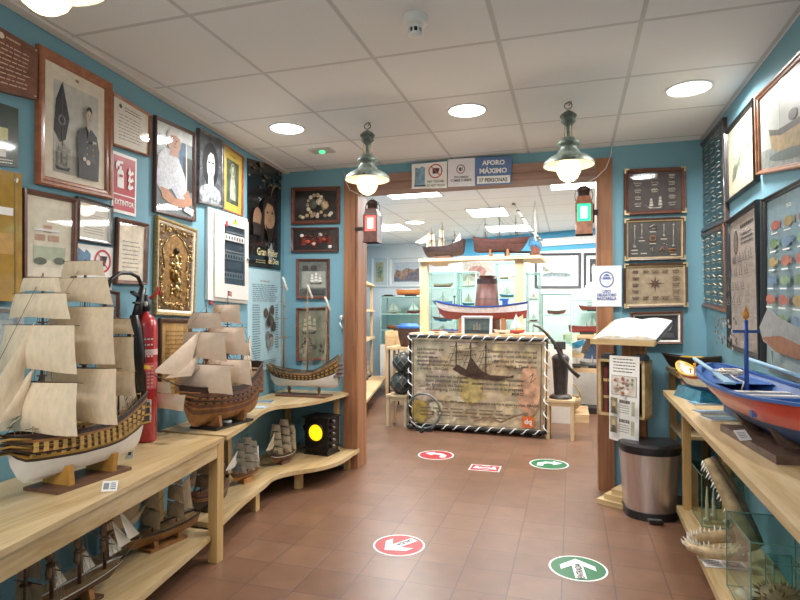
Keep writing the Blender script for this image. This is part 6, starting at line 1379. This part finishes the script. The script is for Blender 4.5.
# framed photo of ship on desk front
q_=[onD(462,316,-.06),onD(492.5,316,-.06),onD(492,338,-.06),onD(462,337,-.06)]
frame('framed_photograph','white framed picture of a sailing ship standing on the desk edge','picture',*q_,DN,fw=.03,dep=.02,fm=WHT,art=lambda A:(A.rect(0,0,1,1,mat('5c6a66',.5,noise=.2)),A.rect(0,0,1,.3,mat('3f4a4a',.5)),A.ship(.5,.2,.4,.6,DKT,mat('9a8f7c',.5))))
def tinyboat(name,label,p,rz,L,c1,c2,masth=0,sailc=None,stand=True,group=None,sails=1):
    t=thing(name,label,'model boat',p,rz,group); H=Hull(L,L*.28,L*.18,L*.06 if stand else 0,sternw=.4,rake=.08,zs=.2,zb=.4,full=.4)
    mb=MB(); H.build(mb,[(.5,mat(c1,.45,noise=.08)),(1.01,mat(c2,.45,noise=.08))],12,5); part(t,'hull',mb,False)
    mb=MB(); H.deck(mb,.8,MASTL,nt=10); part(t,'deck',mb,False)
    if stand: mb=MB(); mb.bx(-L*.2,L*.2,-L*.07,L*.07,0,L*.08,DARK); part(t,'stand_base',mb,False)
    if masth:
        xs=[0] if sails<2 else [L*.2-L*.4*i/(sails-1) for i in range(sails)]
        for x in xs:
            mb=MB(); mb.tube([(x,0,L*.12),(x,0,masth)],L*.012,MASTM,5); part(t,'mast',mb,False)
            if sailc:
                if sails<2:
                    part(t,'sail',trisail((x-.01*L,0,masth*.96),(x-.01*L,0,masth*.3),(x-.4*L,0,masth*.3),L*.04,sailc),False); part(t,'jib_sail',trisail((x+.01*L,0,masth*.9),(x+.42*L,0,masth*.32),(x+.05*L,0,masth*.3),L*.03,sailc),False)
                else:
                    for k in range(3): z0=L*.28+(masth-L*.28)*k/3; part(t,'sail',sqsail(x,z0,z0+(masth-L*.28)*.27,L*(.26-.05*k),L*(.23-.05*k),L*.04,sailc),False)
    return t
tinyboat('model_boat','tiny blue and white boat left of the ship picture on the desk',dpos(du_(452,330,.2),.16,DT),yaw+PI,.17,'8c96b0','3f5cae')
tinyboat('model_boat','tiny white and red boat at the left end of the desk',dpos(du_(438,331,.2),.14,DT),yaw,.14,'f0ecec','a8524c')
tinyboat('model_boat','tiny white boat right of the ship picture on the desk',dpos(du_(503,331,.2),.14,DT),yaw+PI,.17,'e8e4e0','f0eeec')
tinyboat('model_sailboat','small red model sailboat with white sail at the right of the desk',dpos(du_(517,331,.2),.16,DT),yaw,.17,'a8323c','b83a44',.24,WHT)
# ships on the top shelf
TS=PT+.035
u=du_(437,256,.42); 
def clipw(x,zt,ws,z0,n=3): return clip(x,zt,ws,z0,n)
ship('model_galleon','dark hulled sailing ship with many cream and white sails on the high shelf, left',dpos(du_(443,256,.32),.36,TS),yaw+PI-.25,.54,.14,.12,
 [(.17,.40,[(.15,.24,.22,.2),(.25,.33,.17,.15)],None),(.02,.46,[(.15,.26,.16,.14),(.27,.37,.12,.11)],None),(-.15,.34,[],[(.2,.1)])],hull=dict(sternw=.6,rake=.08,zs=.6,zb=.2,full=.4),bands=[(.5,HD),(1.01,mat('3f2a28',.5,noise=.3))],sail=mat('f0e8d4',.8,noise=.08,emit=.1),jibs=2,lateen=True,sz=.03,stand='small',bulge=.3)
ship('model_ship_hull','reddish brown ship hull with bare masts on the high shelf, beneath the ceiling panel',dpos(du_(500,256,.5),.46,TS),yaw,.60,.15,.15,
 [(.19,.50,[],[(.3,.02)]),(.0,.66,[],[(.4,.02)]),(-.17,.50,[],[(.3,.02)])],hull=dict(sternw=.7,rake=.1,zs=.3,zb=.15,full=.35),bands=[(.5,mat('4a2f2c',.5)),(1.01,mat('5c3832',.5,noise=.2))],jibs=0,sz=.07,stand='plank',bsp=.16,rs=.6,standm=DARK,rigr=.001)
ship('model_sailboat','small blue and brown boat seen bow on with furled lateen sail on the high shelf',dpos(du_(536,256,.4),.36,TS),yaw-PI/2,.32,.14,.10,
 [(.04,.66,[],[(.5,.03)]),(-.08,.42,[],[(.3,.03)])],hull=dict(sternw=.5,rake=.1,zs=.2,zb=.4,full=.4),bands=[(.55,mat('8a4a3a',.5)),(1.01,mat('4a8ab8',.4))],jibs=0,sz=.02,stand='small',bsp=.2,rs=2.0,mm=mat('d8d0c4',.5))
pts=[onD(x,y,-.36) for x,y in ((512,201),(520,214),(530,229),(541,240))]; mb=MB(); mb.tube(pts,[.008,.018,.02,.01],SAILW,6)
for i in range(7): a_=pts[0].lerp(pts[3],(i+.5)/7); mb.lathe([(.02,-.006),(.023,0),(.02,.006)],pts[min(3,i//2)].lerp(pts[min(3,i//2+1)],(i%2)*.5+.25),DARK,8)
o=bpy.data.objects.get('model_sailboat.001') or bpy.data.objects['model_sailboat']; 
o=[k for k in C.objects if k.parent is None and k.get('label','').startswith('small blue and brown boat')][0]; part(o,'furled_lateen_yard',mb)
lab=[]
for px in (453,498.5): paper_card('label_card','small white label on the front edge of the high shelf, '+('left' if px<460 else 'right')+' one',px,261,TS,.06,.035,yaw,1.3)
for o in [k for k in C.objects if k.name.startswith('label_card') and 'high shelf' in k.get('label','')]:
    pass
# ------------------------------------------------------------------ far wall pictures
def Fq(q): return [onF(x,y,.004) for x,y in q]
def town(A): 
    A.rect(0,0,1,1,mat('d8dce0',.5)); A.rect(0,0,1,.35,mat('8f8c94',.5,noise=.2)); A.poly([(0,.3),(.1,.62),(.3,.55),(.5,.72),(.8,.6),(1,.7),(1,.2),(.3,.1)],mat('c49a80',.5,noise=.4,scale=14)); A.poly([(.4,.1),(1,.1),(1,.6),(.6,.45)],mat('8a7a80',.5,noise=.3,scale=14))
def harb(A): A.rect(0,0,1,1,mat('e9f0f0',.5)); A.rect(.0,.15,.95,.28,mat('8a9694',.5,noise=.3)); A.poly([(.0,.3),(.3,.42),(.6,.38),(.95,.34),(.95,.28),(0,.28)],mat('76807e',.5,noise=.2)); A.poly([(.0,.8),(.25,.5),(.15,.42),(0,.5)],mat('8a8474',.5)); 
def misc(c1,c2): return lambda A:(A.rect(0,0,1,1,mat(c1,.5,noise=.2)),A.ell(.5,.5,.3,.3,mat(c2,.5,noise=.3)))
def Fframe(lab,q,art,fm=WHT,mount=WHT,fw=.04,mw=.06): return frame('framed_picture',lab,'picture',*Fq(q),FN,fw=fw,dep=.03,fm=fm,mount=mount,mw=mw,art=art)
Fframe('white framed picture partly behind the left post on the far wall',[(372,257),(388,257.5),(388,287),(372,287)],misc('e0cf9c','a8b49c'))
Fframe('white framed seaside town painting on the far wall left of the desk post',[(390,257.5),(424,256.5),(424,287),(390,287)],town)
Fframe('pale framed picture seen between the ships and under the high shelf',[(458,256),(498,256),(498,287),(458,287)],misc('d8c8b8','c08a7c'))
Fframe('blue framed picture just above the right end of the high shelf',[(505,251),(532,251),(532,262),(505,262)],lambda A:A.rect(0,0,1,1,mat('8cc4e4',.5)),fm=BLACKF,mw=.01)
Fframe('wide black framed harbour picture on the far wall right of the desk',[(535,253.5),(581,253),(581,288),(535,288)],harb,fm=mat('4c4c50',.4),mw=.09)
Fframe('black framed picture cut by the right post on the far wall',[(584,253),(604,253),(604,288),(584,288)],misc('2f2f34','a09a94'),fm=mat('4c4c50',.4),mw=.05)
# white pelmet strip below the blue band
pa=onF(540,243,.02); pb=onF(612,246,.02); mb=MB(); mb.beam(pa,V((pb.x,pb.y,pa.z)),.05,.12,WHT); struct(mb.build('trim_6'))
# air conditioner
q0=onF(585,286,.1); q1=onF(603,312,.1); mb=MB(); 
t=thing('air_conditioner','white box unit on the far wall behind the right post','unit',(q0+q1)/2); mb.bx(q0.x,q1.x,q0.y-.16,q0.y,q1.z,q0.z,WHT); part(t,'housing',mb)
mb=MB(); 
for k in range(5): zz_=q1.z+.05+.04*k; mb.bx(q0.x+.03,q1.x-.03,q0.y-.165,q0.y-.16,zz_,zz_+.012,mat('b8b8b8',.5))
part(t,'grille',mb)
# far wall glass cabinets and shelf boards
WCAB=mat('e6e2da',.5,noise=.03); EM=mat('9fc0b8',.3)
def fcab(label,px0,px1,pyt,pyb,yoff,shelvepx,depth=.35,group='glass cabinets of the rear hall',basez=None):
    a_=onF(px0,pyt,yoff); b_=onF(px1,pyb,yoff); y=min(a_.y,b_.y); 
    z1=onY(px0,pyt,y).z; z0=onY(px1,pyb,y).z; x0=onY(px0,pyt,y).x; x1=onY(px1,pyt,y).x
    sh=[onY(px0,s,y).z for s in shelvepx]
    t=glasscase('glass_cabinet',label,x0,x1,y,y+depth,z0,z1,shelves=sh,edge=.014,em=EM,gl=glassm('e4f2ee',.1),group=group,legs=0)
    mb=MB(); mb.bx(x0-.01,x1+.01,y-.01,y+depth+.01,0,z0-.002,WCAB); part(t,'cabinet_base',mb)
    return x0,x1,y,z0,sh,z1,y+depth
cabs=[fcab('low glass cabinet on white base against the far wall, left',381,421,297,345,.55,(314,330)),
 fcab('tall glass cabinet with shelves seen left behind the white boat',426,455,272,335,1.2,(288,306,322)),
 fcab('tall glass cabinet with shelves between boat and tub',457,476,272,335,.9,(288,306,322)),
 fcab('tall glass cabinet seen right of the wooden tub',494,517,262,335,1.1,(280,298,318)),
 fcab('tall narrow glass cabinet just right of the desk post',526,539,273,345,1.6,(300,322)),
 fcab('glass display case at the right holding pictures and boats',541,571,294,346,1.9,(315,)),
 fcab('low glass cabinet before the right post under the air conditioner',573,612,300,334,.4,(312,))]
cols=['a8583c','3f6fa8','c8b48c','b03a3c','5a7a6a','d8d0c4','7a4a34','4a8ab8','e0c060','8a5a4a']
r=random.Random(11); nn=0
desc=['orange','blue','tan','red','green','white','brown','azure','yellow','russet']; cn=['left far cabinet','cabinet behind the white boat','cabinet between boat and tub','cabinet right of the tub','narrow cabinet by the desk post','case holding pictures','cabinet under the air conditioner']; lv=['bottom','second','third','top']
for ci,(x0,x1,y,z0,sh,z1,y1) in enumerate(cabs):
    for li,z in enumerate([z0]+sorted(sh)):
        ns=max(1,int((x1-x0)/.3)); 
        for i in range(ns):
            x=x0+(x1-x0)*(i+.5)/ns; k=r.randrange(10); L=min(.34,(x1-x0)/ns*.62)
            room=(sorted(sh+[z1])[li] if li<len(sh)+1 else z1)-z
            pos='' if ns==1 else [' at the left',' in the middle',' at the right'][min(2,int(3*i/ns))] if ns<=3 else ', %s from left'%['first','second','third','fourth','fifth','sixth'][i]
            tinyboat('model_boat','small %s boat on %s level of %s%s'%(desc[k],lv[min(li,3)],cn[ci],pos),V((x,(y+y1)/2,z+.001)),r.choice([0,PI])+r.random()*.4,L,cols[k],cols[(k+3)%10],min(room*.8,L*1.1) if r.random()<.7 else 0,[SAILW,SAILC,WHT][r.randrange(3)],sails=r.choice([1,1,2]))
# cabinet under top left: orange hull on glass top
x0,x1,y,z0,sh,z1,y1=cabs[0]
p=onY(411,297,y+.2); tinyboat('model_boat','orange wooden boat hull on top of the left far wall cabinet',V((p.x,y+.18,z1+.004)),0,.50,'c8743c','d88a4c')
mb=MB(); p=onY(389,296,y+.2); mb.bx(p.x-.11,p.x+.11,y+.12,y+.22,z1+.004,z1+.03,DARK); mb.bx(p.x-.07,p.x+.07,y+.13,y+.21,z1+.03,z1+.045,IRN); tag(mb.build('flat_box',loc=(p.x,y+.17,z1+.004)),'thin dark box on top of the left far wall cabinet','box')
# pillar bust & picture in right case
x0,x1,y,z0,sh,z1,y1=cabs[5]
# yellow notice and lower shelves at the right
ysh=7.9
for i,(zt,lab) in enumerate(((onY(580,335,ysh).z,'upper pine shelf board before the right post'),(onY(585,369,ysh).z,'lower pine shelf board carrying the blue sailboat'))):
    a_=onY(563,340,ysh); b_=onY(616,340,ysh); t=thing('hall_shelf',lab,'shelf',((a_.x+b_.x)/2,ysh+.2,0))
    mb=MB(); mb.bx(a_.x,b_.x,ysh,ysh+.42-.1*i,zt-.045,zt,LP); part(t,'board',mb)
    if i==0:
        mb=MB(); mb.bx(a_.x,b_.x,ysh+.37,ysh+.39,zt-.3,zt-.045,mat('e0d8cc',.6)); part(t,'back_panel',mb)
        for x in (a_.x+.03,b_.x-.03): mb=MB(); mb.bx(x-.025,x+.025,ysh+.01,ysh+.36,0,zt-.045,LPZ); part(t,'side_panel',mb)
        ztop=zt
    else:
        mb=MB(); mb.bx(a_.x+.06,b_.x-.06,ysh+.02,ysh+.3,0,.08,DARK); part(t,'plinth',mb)
        zlow=zt
p=onY(587,333,ysh+.1); tinyboat('model_boat','dark red long model boat on the upper right shelf board',V((p.x,ysh+.18,ztop+.001)),0,.46,'8c3038','7a2c30',.16,None)
p=onY(593,369,ysh+.1); tinyboat('model_sailboat','blue sailed model yacht on the lower right shelf board',V((p.x,ysh+.14,zlow+.001)),PI,.30,'5f6e80','8c98a4',.40,mat('4a6688',.6,noise=.05))
p=onY(577,368,ysh+.1); tinyboat('model_boat','small grey boat left of the blue sailed yacht',V((p.x,ysh+.14,zlow+.001)),.2,.22,'7a7c80','5a5c60',.14,None)
flatsign('paper_notice','cream paper sheet hanging at the right case beside the upper shelf','paper',*[onY(x,y,ysh-.002) for x,y in ((565,334),(577,335),(577,356),(565,356))],BN,mat('efe2b4',.6,noise=.03),lambda A:A.dashes(.15,.85,.3,.85,6,mat('b8aa84',.5),.3),.003)
# items in right case: framed pictures
x0,x1,y,z0,sh,z1,y1=cabs[5]; zs=sh[0]
# ------------------------------------------------------------------ left hall wall shelf units
def hp2(y,off): # point on hall-left wall plane + offset into room
    f=(y-ha.y)/(hb.y-ha.y); d=(hb-ha).normalized(); n=V((d.y,-d.x,0)); return ha.lerp(hb,f)+n*off
t=thing('hall_shelving','long pine shelving with four levels along the left wall of the rear hall','shelf',hp2(8.2,.25))
lev_=[.25,.93,1.39,1.82]
HD_=.44
for z,w in zip(lev_,(.62,.42,.42,.42)):
    mb=MB(); a_,b_,c_,d_=hp2(6.2,.01),hp2(6.2,w),hp2(9.15,w),hp2(9.15,.01); mb.hexa([p+V((0,0,z-.035)) for p in (a_,b_,c_,d_)],[p+V((0,0,z)) for p in (a_,b_,c_,d_)],LP); part(t,'shelf_board',mb)
for y in (6.25,7.7,9.1):
    mb=MB(); p=hp2(y,.36); mb.bx(p.x-.02,p.x+.02,p.y-.02,p.y+.02,0,1.82-.035,LPZ); part(t,'upright',mb)
nm=['lowest','second','third','top']; k=0
for li,z in enumerate(lev_):
    for i,y in enumerate((7.0,7.5,8.0,8.5,8.95)):
        p=hp2(y,.22 if li else .34); c=cols[(i*3+li*2)%10]; k+=1
        tinyboat('model_sailboat' if li in(1,3) or i%2 else 'model_boat','%s model boat on the %s board of the left hall shelving, %s from the front'%(desc[(i*3+li*2)%10],nm[li],['first','second','third','fourth','fifth'][i]),V((p.x,p.y,z+.001)),PI/2+.2*r.random(),.34,c,cols[(i+li*3+4)%10],.36 if (li in(1,3) or i%2) else .1,[SAILW,WHT,SAILC][i%3],sails=1+(i%2))
# barrel with blue lid on a metal legged table
tp=onY(404,347,7.5); TZ=tp.z; t=thing('small_table','pale topped table on thin metal legs behind the left stool','table',(tp.x,7.7,0))
mb=MB(); mb.bx(tp.x-.24,tp.x+.26,7.42,7.95,TZ-.03,TZ,LP); part(t,'tabletop',mb)
for x in (tp.x-.20,tp.x+.22):
    for y in (7.46,7.9): mb=MB(); mb.tube([(x,y,0),(x,y,TZ-.03)],.012,DARK,6); part(t,'leg',mb)
mb=MB(); mb.bx(tp.x-.2,tp.x+.22,7.46,7.9,.3,.32,LP); part(t,'lower_tray',mb)
bz=onY(404,325,7.6).z-TZ; bc=V((tp.x+.03,7.66,TZ)); t=thing('blue_lidded_tub','dark tapered tub with a blue lid on the small table left of the desk','tub',bc)
mb=MB(); mb.lathe([(.001,0),(.12,.0),(.155,bz*.5),(.165,bz*.86)],bc,mat('5c4038',.5,noise=.3),20); part(t,'body',mb)
mb=MB(); mb.lathe([(.17,bz*.84),(.178,bz*.86),(.178,bz*.98),(.12,bz*1.0),(.12,bz*1.06),(.001,bz*1.06)],bc,mat('3f78c8',.4,noise=.05),22); part(t,'lid',mb)
# dark boat on side board and low pine cupboard
p=onY(388,345,8.6); t=thing('low_cupboard','low pine cupboard near the far left shelving','cupboard',(p.x+.1,8.7,0)); zc=onY(384,331,8.5).z
mb=MB(); mb.bx(p.x-.02,p.x+.33,8.5,8.95,zc-.3,zc,LPZ); part(t,'carcass',mb)
for x in (p.x+.01,p.x+.3):
    for y in (8.53,8.92): mb=MB(); mb.bx(x-.02,x+.02,y-.02,y+.02,0,zc-.3,LPZ); part(t,'leg',mb)
for s in (0,1): mb=MB(); mb.bx(p.x+.0+.165*s,p.x+.145+.165*s,8.48,8.5,zc-.27,zc-.05,LP); part(t,'door',mb)
tinyboat('model_boat','dark brown hull on top of the low pine cupboard',V((p.x+.13,8.7,zc+.001)),.1,.34,'4a3428','7a4a34',.16,None)
